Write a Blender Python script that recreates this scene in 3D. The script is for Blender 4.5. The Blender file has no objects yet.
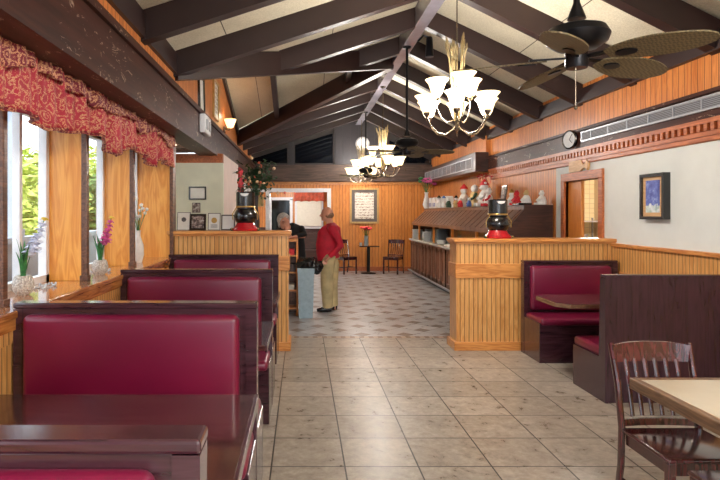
import bpy, bmesh, math, random
from mathutils import Vector, Matrix
random.seed(7)
PI = math.pi
C = bpy.context.scene.collection
S = bpy.context.scene

# ------------------------------------------------------------------ camera, world, exposure
cam = bpy.data.cameras.new('camera'); camo = bpy.data.objects.new('camera', cam); C.objects.link(camo)
camo.location = (0, 0, 1.6); camo.rotation_euler = (PI/2, 0, 0)
cam.lens = 29.0; cam.sensor_width = 36; cam.shift_x = 0.0806; cam.shift_y = -0.0375
cam.clip_start = 0.05; cam.clip_end = 200
S.camera = camo
S.view_settings.view_transform = 'Standard'; S.view_settings.look = 'None'
S.view_settings.exposure = 0.72; S.view_settings.gamma = 1.0; S.view_settings.use_curve_mapping = False
w = bpy.data.worlds.new('sky'); S.world = w; w.use_nodes = True
bgn = w.node_tree.nodes['Background']; bgn.inputs[0].default_value = (0.78, 0.88, 1.0, 1); bgn.inputs[1].default_value = 2.4
sun = bpy.data.lights.new('sun', 'SUN'); sun.energy = 2.2; sun.angle = math.radians(2); sun.color = (1, .95, .85)
suno = bpy.data.objects.new('sun', sun); C.objects.link(suno); suno.rotation_euler = (math.radians(30), math.radians(18), 0)
LAMP_W = 170

# ------------------------------------------------------------------ colour and materials
def lin(c):
    return tuple((v/255/12.92 if v/255 <= .04045 else ((v/255+.055)/1.055)**2.4) for v in c) + (1,)
MATS = {}
class NT:
    def __init__(s, name):
        s.m = bpy.data.materials.new(name); s.m.use_nodes = True
        s.t = s.m.node_tree; s.p = s.t.nodes['Principled BSDF']; s.o = s.t.nodes['Material Output']
    def n(s, typ, **kw):
        x = s.t.nodes.new(typ)
        for k, v in kw.items(): setattr(x, k, v)
        return x
    def l(s, a, b): s.t.links.new(a, b)
    def math(s, op, a, b=None, c=None):
        x = s.n('ShaderNodeMath', operation=op)
        for i, v in enumerate((a, b, c)):
            if v is None: continue
            if hasattr(v, 'is_linked'): s.l(v, x.inputs[i])
            else: x.inputs[i].default_value = v
        return x.outputs[0]
    def coord(s): return s.n('ShaderNodeTexCoord').outputs['Object']
    def noise(s, vec, scale, detail=4, rough=.55, dist=0):
        x = s.n('ShaderNodeTexNoise'); s.l(vec, x.inputs['Vector']); x.inputs['Scale'].default_value = scale
        x.inputs['Detail'].default_value = detail; x.inputs['Roughness'].default_value = rough; x.inputs['Distortion'].default_value = dist
        return x.outputs['Fac']
    def mapping(s, vec, scale=(1,1,1), rot=(0,0,0), loc=(0,0,0)):
        x = s.n('ShaderNodeMapping'); s.l(vec, x.inputs[0]); x.inputs['Scale'].default_value = scale
        x.inputs['Rotation'].default_value = rot; x.inputs['Location'].default_value = loc
        return x.outputs[0]
    def ramp(s, fac, stops):
        x = s.n('ShaderNodeValToRGB'); s.l(fac, x.inputs[0]); e = x.color_ramp.elements
        while len(e) < len(stops): e.new(.5)
        for i, (p, c) in enumerate(stops): e[i].position = p; e[i].color = lin(c) if max(c) > 1.01 or len(c) == 3 else c
        return x.outputs[0]
    def mix(s, fac, a, b):
        x = s.n('ShaderNodeMix', data_type='RGBA')
        for i, v in ((0, fac), (6, a), (7, b)):
            if hasattr(v, 'is_linked'): s.l(v, x.inputs[i])
            elif i == 0: x.inputs[0].default_value = v
            else: x.inputs[i].default_value = lin(v)
        return x.outputs[2]
    def bump(s, h, strength=.3, dist=.01):
        x = s.n('ShaderNodeBump'); s.l(h, x.inputs['Height']); x.inputs['Strength'].default_value = strength
        x.inputs['Distance'].default_value = dist; s.l(x.outputs[0], s.p.inputs['Normal'])
    def fin(s, col=None, rough=None, metal=None, coat=None):
        if col is not None:
            if hasattr(col, 'is_linked'): s.l(col, s.p.inputs['Base Color'])
            else: s.p.inputs['Base Color'].default_value = lin(col)
        if rough is not None:
            if hasattr(rough, 'is_linked'): s.l(rough, s.p.inputs['Roughness'])
            else: s.p.inputs['Roughness'].default_value = rough
        if metal is not None: s.p.inputs['Metallic'].default_value = metal
        if coat is not None: s.p.inputs['Coat Weight'].default_value = coat; s.p.inputs['Coat Roughness'].default_value = .12
        MATS[s.m.name] = s.m
        return s.m
def plain(name, c, rough=.5, metal=0, var=.12, scale=18, coat=None, bump=0):
    k = NT(name); v = k.noise(k.coord(), scale)
    d = tuple(max(0, x*(1-var)) for x in c); u = tuple(min(255, x*(1+var)) for x in c)
    m = k.ramp(v, [(.3, d), (.7, u)])
    if bump: k.bump(v, bump, .004)
    return k.fin(m, rough, metal, coat)
def wood(name, c1, c2, grain='Z', groove=None, rough=.4, scale=1.0, off=0, coat=None, cath=1.0):
    """grain runs along an axis; groove=(axis, spacing) cuts tongue-and-groove joints"""
    k = NT(name); co = k.coord()
    i = 'XYZ'.index(grain); sc = [9*scale]*3; sc[i] = .9*scale
    f1 = k.noise(k.mapping(co, sc), 1.6*cath, 3, .5, 1.2)
    rings = k.math('PINGPONG', k.math('MULTIPLY', f1, 9), 1.0)
    sc2 = [90*scale]*3; sc2[i] = 3*scale
    f2 = k.noise(k.mapping(co, sc2), 1.2, 2)
    fac = k.math('ADD', k.math('MULTIPLY', rings, .55), k.math('MULTIPLY', f2, .5))
    if groove:
        sx = k.n('ShaderNodeSeparateXYZ'); k.l(co, sx.inputs[0])
        g = k.math('DIVIDE', k.math('ADD', sx.outputs['XYZ'.index(groove[0])], off+50), groove[1])
        wn = k.n('ShaderNodeTexWhiteNoise', noise_dimensions='1D'); k.l(k.math('FLOOR', g), wn.inputs['W'])
        fac = k.math('ADD', fac, k.math('MULTIPLY', k.math('SUBTRACT', wn.outputs['Value'], .5), .35))
        fr = k.math('FRACT', g)
        e = k.math('ABSOLUTE', k.math('SUBTRACT', fr, .5))
        gm = k.math('GREATER_THAN', e, .5 - .0045/groove[1])
    col = k.ramp(fac, [(.15, c1), (.85, c2)])
    if groove:
        dk = tuple(x*.66 for x in c1)
        col = k.mix(gm, col, dk)
        k.bump(k.math('SUBTRACT', 1, gm), .5, .004)
    return k.fin(col, rough, None, coat)
def emis(name, c, strength):
    k = NT(name); k.p.inputs['Emission Color'].default_value = lin(c); k.p.inputs['Emission Strength'].default_value = strength
    return k.fin(c, .4)

OR1, OR2 = (182, 112, 46), (226, 164, 92)
wood('oak_fin', (214, 132, 48), (240, 172, 82), 'Z', None, .35, .8)
wood('oak_bead_x', (196, 134, 68), (222, 168, 102), 'Z', ('X', .052), .35)
wood('oak_bead_y', (196, 134, 68), (222, 168, 102), 'Z', ('Y', .052), .35)
wood('oak_plank_x', (196, 116, 44), (222, 144, 66), 'Z', ('X', .09), .35)
wood('oak_plank_y', (186, 104, 44), (218, 140, 72), 'Z', ('Y', .09), .35)
wood('oak_rail_x', (182, 108, 46), (222, 156, 86), 'X', None, .35)
wood('oak_rail_y', (170, 96, 40), (214, 146, 78), 'Y', None, .35)
wood('oak_rail_z', (196, 112, 40), (222, 144, 66), 'Z', None, .35)
wood('sill_wood', (140, 78, 34), (200, 132, 70), 'Y', None, .12, coat=.6)
wood('dentil_wood', (150, 76, 36), (196, 112, 62), 'Y', None, .4)
wood('buffet_wood', (98, 62, 46), (158, 112, 88), 'Z', ('Y', .16), .35)
wood('hood_wood_y', (70, 44, 32), (122, 82, 60), 'Y', None, .35)
wood('hood_slope', (92, 58, 42), (146, 100, 74), 'Z', ('Y', .3), .35)
wood('hood_end', (48, 26, 20), (80, 48, 38), 'X', None, .3)
wood('booth_wood', (50, 25, 32), (70, 40, 48), 'X', None, .22, .8, coat=.5)
wood('booth_side', (46, 26, 36), (62, 38, 50), 'Z', None, .25, .8, coat=.4)
wood('table_dark', (48, 24, 24), (82, 46, 44), 'X', None, .12, .6, coat=.8)
wood('chair_wood', (36, 11, 14), (88, 34, 38), 'Z', None, .18, 1.2, coat=.8)
wood('table_rim', (92, 66, 46), (136, 102, 74), 'Y', None, .4, 1.5)
wood('frame_gold', (168, 128, 68), (206, 168, 104), 'Z', None, .35, 2)
wood('far_beam', (56, 40, 34), (92, 70, 58), 'X', None, .5, .6)
wood('pale_board', (196, 150, 100), (222, 182, 134), 'Y', None, .5)
wood('fence_wood', (150, 120, 90), (190, 160, 125), 'Z', ('Y', .14), .7)
plain('rafter_paint', (44, 26, 24), .42, var=.08, scale=3)
plain('gable_dark', (44, 38, 38), .5, var=.1)
plain('ridge_sheen', (138, 134, 144), .16, var=.08, scale=3)  # pale tone puts reflected daylight into the beam's base colour
plain('grey_board', (46, 42, 46), .5, var=.08)
plain('cream_paint', (220, 224, 220), .6, var=.015, scale=4)
plain('cream_alcove', (222, 222, 200), .6, var=.03, scale=4)
plain('pink_paint', (226, 206, 196), .6, var=.03, scale=4)
plain('white_paint', (226, 228, 230), .4, var=.02)
plain('porch_paint', (168, 178, 192), .5, var=.03)
plain('white_trim', (232, 234, 236), .35, var=.02)
plain('grey_metal', (176, 178, 184), .35, .4, var=.04)
plain('black', (16, 15, 17), .25, var=.2, coat=.5)
plain('black_metal', (24, 24, 28), .35, .5, var=.1)
plain('black_cloth', (20, 20, 22), .85, var=.25, scale=12)
plain('bag_black', (18, 18, 20), .22, var=.2, scale=9, bump=.6)
plain('bin_grey', (150, 172, 184), .4, var=.05)
plain('red_gloss', (176, 22, 32), .25, var=.06, coat=.5)
plain('gold', (196, 160, 92), .3, .8, var=.06)
plain('nickel', (128, 118, 106), .25, 1.0, var=.05)
plain('wheat', (128, 112, 78), .5, .2, var=.1)
plain('plate_white', (232, 234, 234), .3, var=.03)
plain('plate_blue', (160, 172, 180), .3, var=.05)
plain('counter_top', (206, 206, 200), .25, var=.04)
plain('laminate', (206, 192, 168), .22, var=.03, scale=2)
plain('leaf_dark', (36, 62, 34), .6, var=.3)
plain('leaf_green', (52, 112, 60), .45, var=.3, scale=30)
plain('bush_leaf', (176, 190, 92), .7, var=.3, scale=6)
plain('bush_leaf_dark', (92, 120, 60), .7, var=.3, scale=6)
plain('petal_pink', (226, 96, 160), .6, var=.2, scale=40)
plain('petal_white', (222, 226, 244), .6, var=.06, scale=40)
plain('petal_cream', (206, 170, 132), .6, var=.15, scale=40)
plain('petal_red', (206, 40, 50), .6, var=.15, scale=40)
plain('petal_yellow', (220, 190, 70), .6, var=.1, scale=40)
plain('skin', (200, 142, 118), .5, var=.05)
plain('hair_grey', (168, 164, 160), .7, var=.2, scale=60)
plain('hair_brown_grey', (138, 104, 82), .7, var=.2, scale=60)
plain('shirt_red', (178, 22, 48), .75, var=.14, scale=7)
plain('khaki', (190, 174, 132), .8, var=.1, scale=6)
plain('curtain_red', (186, 34, 50), .7, var=.2, scale=8)
plain('curtain_rust', (196, 92, 66), .7, var=.2, scale=8)
plain('blind_white', (236, 232, 214), .6, var=.02)
plain('concrete', (188, 186, 182), .8, var=.08, scale=3)
plain('carpet_red', (176, 120, 112), .9, var=.1, scale=8)
plain('steel', (190, 192, 196), .25, .7, var=.05)
plain('figure_white', (232, 230, 226), .5, var=.04)
plain('figure_blue', (70, 100, 170), .5, var=.1)
plain('figure_green', (52, 78, 56), .6, var=.2)
plain('figure_tan', (200, 170, 120), .7, var=.12)
plain('paper', (232, 230, 222), .7, var=.02)
plain('ink', (90, 84, 84), .7, var=.3, scale=30)
plain('mat_dark', (92, 84, 80), .7, var=.05)
plain('glass_bulb', (190, 196, 200), .1, var=.03)

def floor_mat():
    k = NT('floor_tile'); co = k.coord(); sx = k.n('ShaderNodeSeparateXYZ'); k.l(co, sx.inputs[0])
    def grid(x, y, w):
        fx, fy = k.math('FRACT', x), k.math('FRACT', y)
        ex = k.math('ABSOLUTE', k.math('SUBTRACT', fx, .5)); ey = k.math('ABSOLUTE', k.math('SUBTRACT', fy, .5))
        g = k.math('GREATER_THAN', k.math('MAXIMUM', ex, ey), .5-w)
        cb = k.n('ShaderNodeCombineXYZ'); k.l(k.math('FLOOR', x), cb.inputs[0]); k.l(k.math('FLOOR', y), cb.inputs[1])
        wn = k.n('ShaderNodeTexWhiteNoise', noise_dimensions='3D'); k.l(cb.outputs[0], wn.inputs['Vector'])
        return g, wn.outputs['Value'], wn.outputs['Color']
    u = k.math('DIVIDE', k.math('ADD', sx.outputs[0], 46.4-.271), .464)
    v = k.math('DIVIDE', k.math('ADD', sx.outputs[1], 46.4-3.71), .4635)
    g1, r1, c1 = grid(u, v, .0105)
    va = k.n('ShaderNodeVectorMath', operation='ADD'); k.l(co, va.inputs[0]); k.l(c1, va.inputs[1])
    n1 = k.noise(va.outputs[0], 9, 8, .72, .3)
    n2 = k.noise(va.outputs[0], 22, 4, .7)
    f = k.math('ADD', k.math('ADD', k.math('MULTIPLY', n1, .8), k.math('MULTIPLY', n2, .3)), k.math('MULTIPLY', r1, .12))
    colA = k.ramp(f, [(.38, (108, 96, 84)), (.5, (140, 128, 115)), (.62, (158, 147, 134)), (.8, (186, 176, 162))])
    colA = k.mix(g1, colA, (40, 34, 30))
    # far zone: tiles laid on the diagonal with small brown inserts
    r = .7071
    p = k.math('MULTIPLY', k.math('ADD', sx.outputs[0], sx.outputs[1]), r/.40)
    q = k.math('MULTIPLY', k.math('SUBTRACT', sx.outputs[1], sx.outputs[0]), r/.40)
    p = k.math('ADD', p, 100.3); q = k.math('ADD', q, 100.1)
    g2, r2, c2 = grid(p, q, .010)
    mp = k.math('LESS_THAN', k.math('FRACT', p), .42)
    mq = k.math('LESS_THAN', k.math('FRACT', q), .42)
    ins = k.math('MULTIPLY', mp, mq)
    f2 = k.math('ADD', k.math('MULTIPLY', n1, .8), k.math('MULTIPLY', r2, .25))
    colB = k.ramp(f2, [(.3, (152, 152, 156)), (.85, (196, 196, 198))])
    colI = k.ramp(n1, [(.3, (112, 96, 88)), (.7, (136, 118, 106))])
    colB = k.mix(ins, colB, colI); colB = k.mix(g2, colB, (110, 100, 92))
    far = k.math('GREATER_THAN', sx.outputs[1], 7.50)
    col = k.mix(far, colA, colB)
    band = k.math('MULTIPLY', k.math('GREATER_THAN', sx.outputs[1], 7.43), k.math('LESS_THAN', sx.outputs[1], 7.53))
    chk = k.math('LESS_THAN', k.math('FRACT', k.math('DIVIDE', k.math('ADD', sx.outputs[0], 10), .12)), .5)
    bc = k.mix(chk, (128, 96, 74), (172, 148, 124)); col = k.mix(band, col, bc)
    gm = k.math('ADD', k.math('MULTIPLY', g1, k.math('SUBTRACT', 1, far)), k.math('MULTIPLY', g2, far))
    k.bump(k.math('ADD', k.math('MULTIPLY', gm, -1), k.math('MULTIPLY', n2, .25)), .35, .004)
    return k.fin(col, k.ramp(n1, [(.3, (.25,.25,.25,1)), (.8, (.42,.42,.42,1))]))
floor_mat()
def ceil_mat():
    k = NT('acoustic_panel'); co = k.coord(); n = k.noise(co, 60, 3, .8); n2 = k.noise(co, 2, 3)
    c = k.ramp(k.math('ADD', k.math('MULTIPLY', n, .7), k.math('MULTIPLY', n2, .3)), [(.35, (188, 180, 156)), (.65, (226, 219, 196))])
    sx = k.n('ShaderNodeSeparateXYZ'); k.l(co, sx.inputs[0])
    g = k.math('LESS_THAN', k.math('FRACT', k.math('DIVIDE', k.math('ADD', sx.outputs[0], 20.35), 1.22)), .008)
    c = k.mix(g, c, (60, 52, 44))
    k.bump(n, .3, .004); return k.fin(c, .85)
ceil_mat()
def beam_mat():
    k = NT('worn_beam'); co = k.coord(); n = k.noise(k.mapping(co, (1, .35, 1)), 14, 6, .75, 1.5); b = k.noise(co, 1.6, 2)
    base = k.ramp(k.noise(k.mapping(co, (6, .5, 6)), 3), [(.3, (50, 25, 18)), (.7, (78, 42, 31))])
    sx = k.n('ShaderNodeSeparateXYZ'); k.l(co, sx.inputs[0])
    m = k.math('MULTIPLY', k.math('GREATER_THAN', n, .61), k.math('GREATER_THAN', b, .47))
    k.l(k.mix(m, base, (158, 136, 118)), k.p.inputs['Base Color']); k.bump(m, .3, -.003)
    k.p.inputs['Specular IOR Level'].default_value = .14; return k.fin(None, .4)
beam_mat()
def leather():
    k = NT('maroon_vinyl'); co = k.coord(); n = k.noise(co, 70, 3, .7); v = k.noise(co, 1.5, 2)
    c = k.ramp(v, [(.3, (98, 11, 44)), (.7, (118, 17, 54))]); k.bump(n, .12, .002)
    return k.fin(c, k.ramp(n, [(.3, (.28,.28,.28,1)), (.7, (.38,.38,.38,1))]), coat=.15)
leather()
def damask(name, c0, c1, g):
    k = NT(name); co = k.coord()
    v = k.n('ShaderNodeTexVoronoi', feature='SMOOTH_F1'); k.l(k.mapping(co, (1, 1, 1)), v.inputs['Vector']); v.inputs['Scale'].default_value = 18
    n = k.noise(co, 55, 2, .5, 2.5)
    a = k.math('PINGPONG', k.math('ADD', k.math('MULTIPLY', v.outputs['Distance'], 4.2), k.math('MULTIPLY', n, 1.6)), .5)
    m = k.math('GREATER_THAN', a, .5 - g)
    base = k.mix(k.noise(co, 10), c0, c1)
    col = k.mix(m, base, (206, 150, 110))
    return k.fin(col, .6)
damask('damask_red', (192, 30, 60), (136, 12, 38), .13)
damask('damask_dark', (132, 20, 44), (92, 12, 34), .17)
def fan_weave():
    k = NT('woven_blade'); co = k.coord(); ch = k.n('ShaderNodeTexChecker'); k.l(co, ch.inputs[0]); ch.inputs['Scale'].default_value = 75
    ch.inputs[1].default_value = lin((120, 106, 76)); ch.inputs[2].default_value = lin((88, 78, 56))
    k.bump(ch.outputs['Fac'], .3, .003); return k.fin(ch.outputs[0], .6)
fan_weave()
def glass():
    k = NT('window_glass'); tr = k.n('ShaderNodeBsdfTransparent'); gl = k.n('ShaderNodeBsdfGlossy'); gl.inputs['Roughness'].default_value = .02
    lw = k.n('ShaderNodeLayerWeight'); mx = k.n('ShaderNodeMixShader')
    k.l(k.math('MULTIPLY_ADD', k.math('POWER', lw.outputs['Facing'], 5), .5, .03), mx.inputs[0]); k.l(tr.outputs[0], mx.inputs[1]); k.l(gl.outputs[0], mx.inputs[2]); k.l(mx.outputs[0], k.o.inputs[0])
    MATS['window_glass'] = k.m
glass()
k = NT('dark_glass'); k.fin((10, 14, 20), .06)
k = NT('scale_pot'); co = k.coord(); v = k.n('ShaderNodeTexVoronoi'); k.l(co, v.inputs['Vector']); v.inputs['Scale'].default_value = 80
k.bump(v.outputs['Distance'], .8, -.01); k.fin(k.ramp(v.outputs['Distance'], [(.2, (232, 228, 220)), (.75, (176, 168, 156))]), .4)
k = NT('vent_grille'); co = k.coord(); sx = k.n('ShaderNodeSeparateXYZ'); k.l(co, sx.inputs[0])
f = k.math('FRACT', k.math('DIVIDE', sx.outputs[2], .016)); k.bump(f, .5, .01); k.fin(k.ramp(f, [(.25, (70, 72, 76)), (.5, (150, 152, 158))]), .4, .4)
k = NT('picture_blue'); co = k.coord(); sx = k.n('ShaderNodeSeparateXYZ'); k.l(co, sx.inputs[0])
n = k.noise(co, 14, 5, .7); k.fin(k.mix(k.math('LESS_THAN', k.math('ADD', sx.outputs[2], k.math('MULTIPLY', n, .25)), .2), k.ramp(n, [(.35, (38, 48, 140)), (.55, (90, 110, 190)), (.7, (170, 190, 220))]), k.ramp(n, [(.4, (225, 232, 236)), (.6, (150, 180, 170))])), .35)
k = NT('picture_script'); co = k.coord(); sx = k.n('ShaderNodeSeparateXYZ'); k.l(co, sx.inputs[0])
n = k.noise(k.mapping(co, (1, 1, 2.6)), 26, 4, .8)
ln = k.math('LESS_THAN', k.math('ABSOLUTE', k.math('SUBTRACT', k.math('FRACT', k.math('DIVIDE', sx.outputs[2], .075)), .5)), .3)
k.fin(k.mix(k.math('MULTIPLY', ln, k.math('GREATER_THAN', n, .52)), (226, 218, 204), (132, 96, 82)), .5)
k = NT('picture_scene'); co = k.coord(); n = k.noise(co, 9, 4, .7); k.fin(k.ramp(n, [(.35, (70, 84, 60)), (.5, (160, 150, 90)), (.65, (200, 140, 90))]), .4)
k = NT('picture_photo'); co = k.coord(); n = k.noise(co, 22, 4, .7); k.fin(k.ramp(n, [(.4, (60, 50, 50)), (.5, (140, 120, 110)), (.62, (200, 196, 190))]), .4)
k = NT('kitchen_tile'); co = k.coord(); b = k.n('ShaderNodeTexBrick'); k.l(k.mapping(co, (1,1,1), (PI/2, 0, 0)), b.inputs['Vector'])
b.offset = 0; b.inputs['Scale'].default_value = 5; b.inputs['Color1'].default_value = lin((236, 216, 168)); b.inputs['Color2'].default_value = lin((230, 208, 158))
b.inputs['Mortar'].default_value = lin((190, 168, 128)); b.inputs['Mortar Size'].default_value = .02; b.inputs['Row Height'].default_value = .5; k.fin(b.outputs[0], .4)
emis('shade_glow', (255, 232, 188), 1.5)
emis('sconce_glow', (255, 214, 150), 1.6)
emis('panel_glow', (255, 246, 228), 6)
def M(n): return MATS[n]

# ------------------------------------------------------------------ geometry helpers
class MB:
    def __init__(s): s.b = bmesh.new()
    def _add(s, verts, faces, mat=None):
        vs = [s.b.verts.new(mat @ Vector(v) if mat else v) for v in verts]
        for f in faces:
            try: s.b.faces.new([vs[i] for i in f])
            except ValueError: pass
        return vs
    def box(s, x0, x1, y0, y1, z0, z1, bev=0, seg=2, mat=None):
        t = bmesh.new(); bmesh.ops.create_cube(t, size=1)
        for v in t.verts: v.co = Vector(((x0+x1)/2+v.co.x*(x1-x0), (y0+y1)/2+v.co.y*(y1-y0), (z0+z1)/2+v.co.z*(z1-z0)))
        if bev: bmesh.ops.bevel(t, geom=t.edges[:], offset=bev, segments=seg, profile=.5, affect='EDGES')
        s.merge(t, mat); return s
    def merge(s, t, mat=None):
        t.verts.index_update(); s._add([v.co.copy() for v in t.verts], [[v.index for v in f.verts] for f in t.faces], mat); t.free()
    def lathe(s, prof, n=24, c=(0, 0, 0), mat=None, sx=1, sy=1):
        vs, fs = [], []
        for r, z in prof:
            for i in range(n):
                a = 2*PI*i/n; vs.append((c[0]+r*sx*math.cos(a), c[1]+r*sy*math.sin(a), c[2]+z))
        for j in range(len(prof)-1):
            for i in range(n):
                fs.append((j*n+i, j*n+(i+1) % n, (j+1)*n+(i+1) % n, (j+1)*n+i))
        if prof[0][0] > 1e-5: fs.append(tuple(reversed(range(n))))
        if prof[-1][0] > 1e-5: fs.append(tuple((len(prof)-1)*n+i for i in range(n)))
        s._add(vs, fs, mat); return s
    def tube(s, pts, r, n=8, mat=None, cap=True):
        pts = [Vector(p) for p in pts]; rs = r if isinstance(r, (list, tuple)) else [r]*len(pts)
        vs, fs = [], []; up = None
        for i, p in enumerate(pts):
            d = (pts[min(i+1, len(pts)-1)]-pts[max(i-1, 0)]).normalized()
            if up is None: up = Vector((0, 0, 1)) if abs(d.z) < .9 else Vector((0, 1, 0))
            a = d.cross(up).normalized(); b = a.cross(d).normalized(); up = b
            rr = rs[i]; ra, rb = rr if isinstance(rr, tuple) else (rr, rr)
            for j in range(n):
                t = 2*PI*j/n; vs.append(p+a*ra*math.cos(t)+b*rb*math.sin(t))
        for i in range(len(pts)-1):
            for j in range(n): fs.append((i*n+j, i*n+(j+1) % n, (i+1)*n+(j+1) % n, (i+1)*n+j))
        if cap: fs.append(tuple(reversed(range(n)))); fs.append(tuple((len(pts)-1)*n+j for j in range(n)))
        s._add(vs, fs, mat); return s
    def prism(s, poly, lo, hi, axis='Y', mat=None):
        """poly in the plane across axis, extruded from lo to hi"""
        def p3(p, t): return {'Y': (p[0], t, p[1]), 'X': (t, p[0], p[1]), 'Z': (p[0], p[1], t)}[axis]
        n = len(poly); vs = [p3(p, lo) for p in poly]+[p3(p, hi) for p in poly]
        fs = [tuple(range(n)), tuple(reversed(range(n, 2*n)))]+[(i, (i+1) % n, n+(i+1) % n, n+i) for i in range(n)]
        s._add(vs, fs, mat); return s
    def ball(s, c, r, sub=2, sc=(1, 1, 1), mat=None):
        t = bmesh.new(); bmesh.ops.create_icosphere(t, subdivisions=sub, radius=1)
        for v in t.verts: v.co = Vector((c[0]+v.co.x*r*sc[0], c[1]+v.co.y*r*sc[1], c[2]+v.co.z*r*sc[2]))
        s.merge(t, mat); return s
    def leaf(s, base, tip, wd, bend=0, th=.0015):
        base, tip = Vector(base), Vector(tip); d = tip-base; sd = d.cross(Vector((0, 0, 1)));
        if sd.length < 1e-4: sd = Vector((1, 0, 0))
        sd.normalize(); nn = sd.cross(d).normalized(); vs = []; fs = []
        N = 6
        for i in range(N+1):
            t = i/N; wv = wd*math.sin(PI*min(.97, t*.9+.08)); c = base+d*t+nn*bend*math.sin(PI*t)
            vs += [c-sd*wv, c+nn*wv*.25, c+sd*wv, c+nn*(wv*.25-th)-Vector((0,0,0))]
        for i in range(N):
            a = i*4; fs += [(a, a+1, a+5, a+4), (a+1, a+2, a+6, a+5), (a+2, a+3, a+7, a+6), (a+3, a, a+4, a+7)]
        s._add(vs, fs); return s
    def out(s, name, mat, parent=None, smooth=False, kind=None, loc=None):
        bmesh.ops.recalc_face_normals(s.b, faces=s.b.faces)
        me = bpy.data.meshes.new(name); s.b.to_mesh(me); s.b.free()
        me.materials.append(M(mat) if isinstance(mat, str) else mat)
        if smooth:
            for p in me.polygons: p.use_smooth = True
            if smooth != 'all': me.set_sharp_from_angle(angle=math.radians(40))
        o = bpy.data.objects.new(name, me); C.objects.link(o)
        if parent: o.parent = parent
        if kind: o['kind'] = kind
        if loc: o.location = loc
        return o
def tag(o, label=None, cat=None, group=None, kind=None):
    if label: o['label'] = label
    if cat: o['category'] = cat
    if group: o['group'] = group
    if kind: o['kind'] = kind
    return o
def thing(name, loc, label, cat, group=None, rz=0):
    o = bpy.data.objects.new(name, None); C.objects.link(o); o.empty_display_size = .1
    o.location = loc; o.rotation_euler = (0, 0, rz); return tag(o, label, cat, group)
def dup(root, loc, label, group=None, rz=None, scale=None):
    kids = {}
    for o in list(C.objects):
        if o.parent: kids.setdefault(o.parent.name, []).append(o)
    def rec(o, par):
        c = o.copy(); C.objects.link(c)
        if par: c.parent = par
        for ch in kids.get(o.name, []): rec(ch, c)
        return c
    r = rec(root, None); r.location = loc; r['label'] = label
    if group: r['group'] = group
    if rz is not None: r.rotation_euler = (0, 0, rz)
    if scale: r.scale = (scale,)*3
    return r
def struct(name, mb, mat, parent=None, smooth=False): return mb.out(name, mat, parent, smooth, None if parent else 'structure')
def B(x0, x1, y0, y1, z0, z1, bev=0): return MB().box(x0, x1, y0, y1, z0, z1, bev)

# ------------------------------------------------------------------ the building
YB, YF, XR = -3.0, 16.0, 3.65         # back wall, far wall, right wall
struct('floor', B(-2.6, 3.9, YB-.2, YF, -.12, 0), 'floor_tile')
RX, RZ = 1.55, 4.30                   # ridge
LX, LZ = -1.4, 3.36
RZW = 3.27
# roof panels: right slope one slab, left slope split round the cross gable
def slab(mb, pts, up=.1):
    n = len(pts); vs = [Vector(p) for p in pts]+[Vector(p)+Vector((0, 0, up)) for p in pts]
    mb._add(vs, [tuple(range(n)), tuple(reversed(range(n, 2*n)))]+[(i, (i+1) % n, n+(i+1) % n, n+i) for i in range(n)])
GY0, GY1, GYM, GJX, GJZ = 6.4, 12.6, 9.5, 1.45, 4.255
mb = MB(); slab(mb, [(RX, YB, RZ), (XR+.1, YB, RZW-.025), (XR+.1, YF+.2, RZW-.025), (RX, YF+.2, RZ)])
struct('ceiling', mb, 'acoustic_panel')
mb = MB(); e = .0
slab(mb, [(LX, YB, LZ), (RX, YB, RZ), (RX, GYM, RZ), (GJX, GYM, GJZ), (LX, GY0, LZ)])
slab(mb, [(LX, GY1, LZ), (GJX, GYM, GJZ), (RX, GYM, RZ), (RX, YF+.2, RZ), (LX, YF+.2, LZ)])
slab(mb, [(LX-.1, GY0, LZ), (GJX, GYM, GJZ), (LX-.1, GYM, GJZ)])
slab(mb, [(LX-.1, GY1, LZ), (LX-.1, GYM, GJZ), (GJX, GYM, GJZ)])
struct('ceiling', mb, 'acoustic_panel')
# seams between the panels of the gable slope
def zl(x): return LZ+(x-LX)*(RZ-LZ)/(RX-LX)
def zr(x): return RZW+(XR-x)*(RZ-RZW)/(XR-RX)
def raf(mb, a, b, w, dep):
    """a beam from a to b (underside of the deck), w wide, dep deep"""
    a, b = Vector(a), Vector(b); d = (b-a); sd = Vector((d.y, -d.x, 0)).normalized()*w/2; dn = Vector((0, 0, -dep))
    vs = [a-sd, a+sd, a+sd+dn, a-sd+dn, b-sd, b+sd, b+sd+dn, b-sd+dn]
    mb._add(vs, [(0, 1, 2, 3), (7, 6, 5, 4), (0, 4, 5, 1), (1, 5, 6, 2), (2, 6, 7, 3), (3, 7, 4, 0)])
ys = [-1.15, .1, 1.35, 2.6, 3.85, 5.1, 6.38, 7.6, 8.85, 10.1, 11.35, 12.6, 13.8, 15.0]
n = 1
RW, RD = .13, .27
for y in ys:
    mb = MB(); raf(mb, (RX+.07, y, RZ-.01), (XR, y, RZW), RW, RD); struct('trim_%d' % n, mb, 'rafter_paint'); n += 1
    if 6.5 < y < 12.5:
        t = (y-GY0)/(GYM-GY0) if y < GYM else (GY1-y)/(GY1-GYM)
        xs = LX+(GJX-LX)*t
    else: xs = LX
    mb = MB(); raf(mb, (RX-.07, y, RZ-.01), (xs, y, zl(xs)), RW, RD); struct('trim_%d' % n, mb, 'rafter_paint'); n += 1
for a, b in (((LX, GY0, LZ), (GJX, GYM, GJZ)), ((LX, GY1, LZ), (GJX, GYM, GJZ))):
    mb = MB(); raf(mb, a, b, .12, .3); struct('trim_%d' % n, mb, 'rafter_paint'); n += 1
mb = MB(); raf(mb, (LX, GYM, GJZ), (GJX, GYM, GJZ), .1, .24); struct('trim_%d' % n, mb, 'rafter_paint'); n += 1
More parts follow.
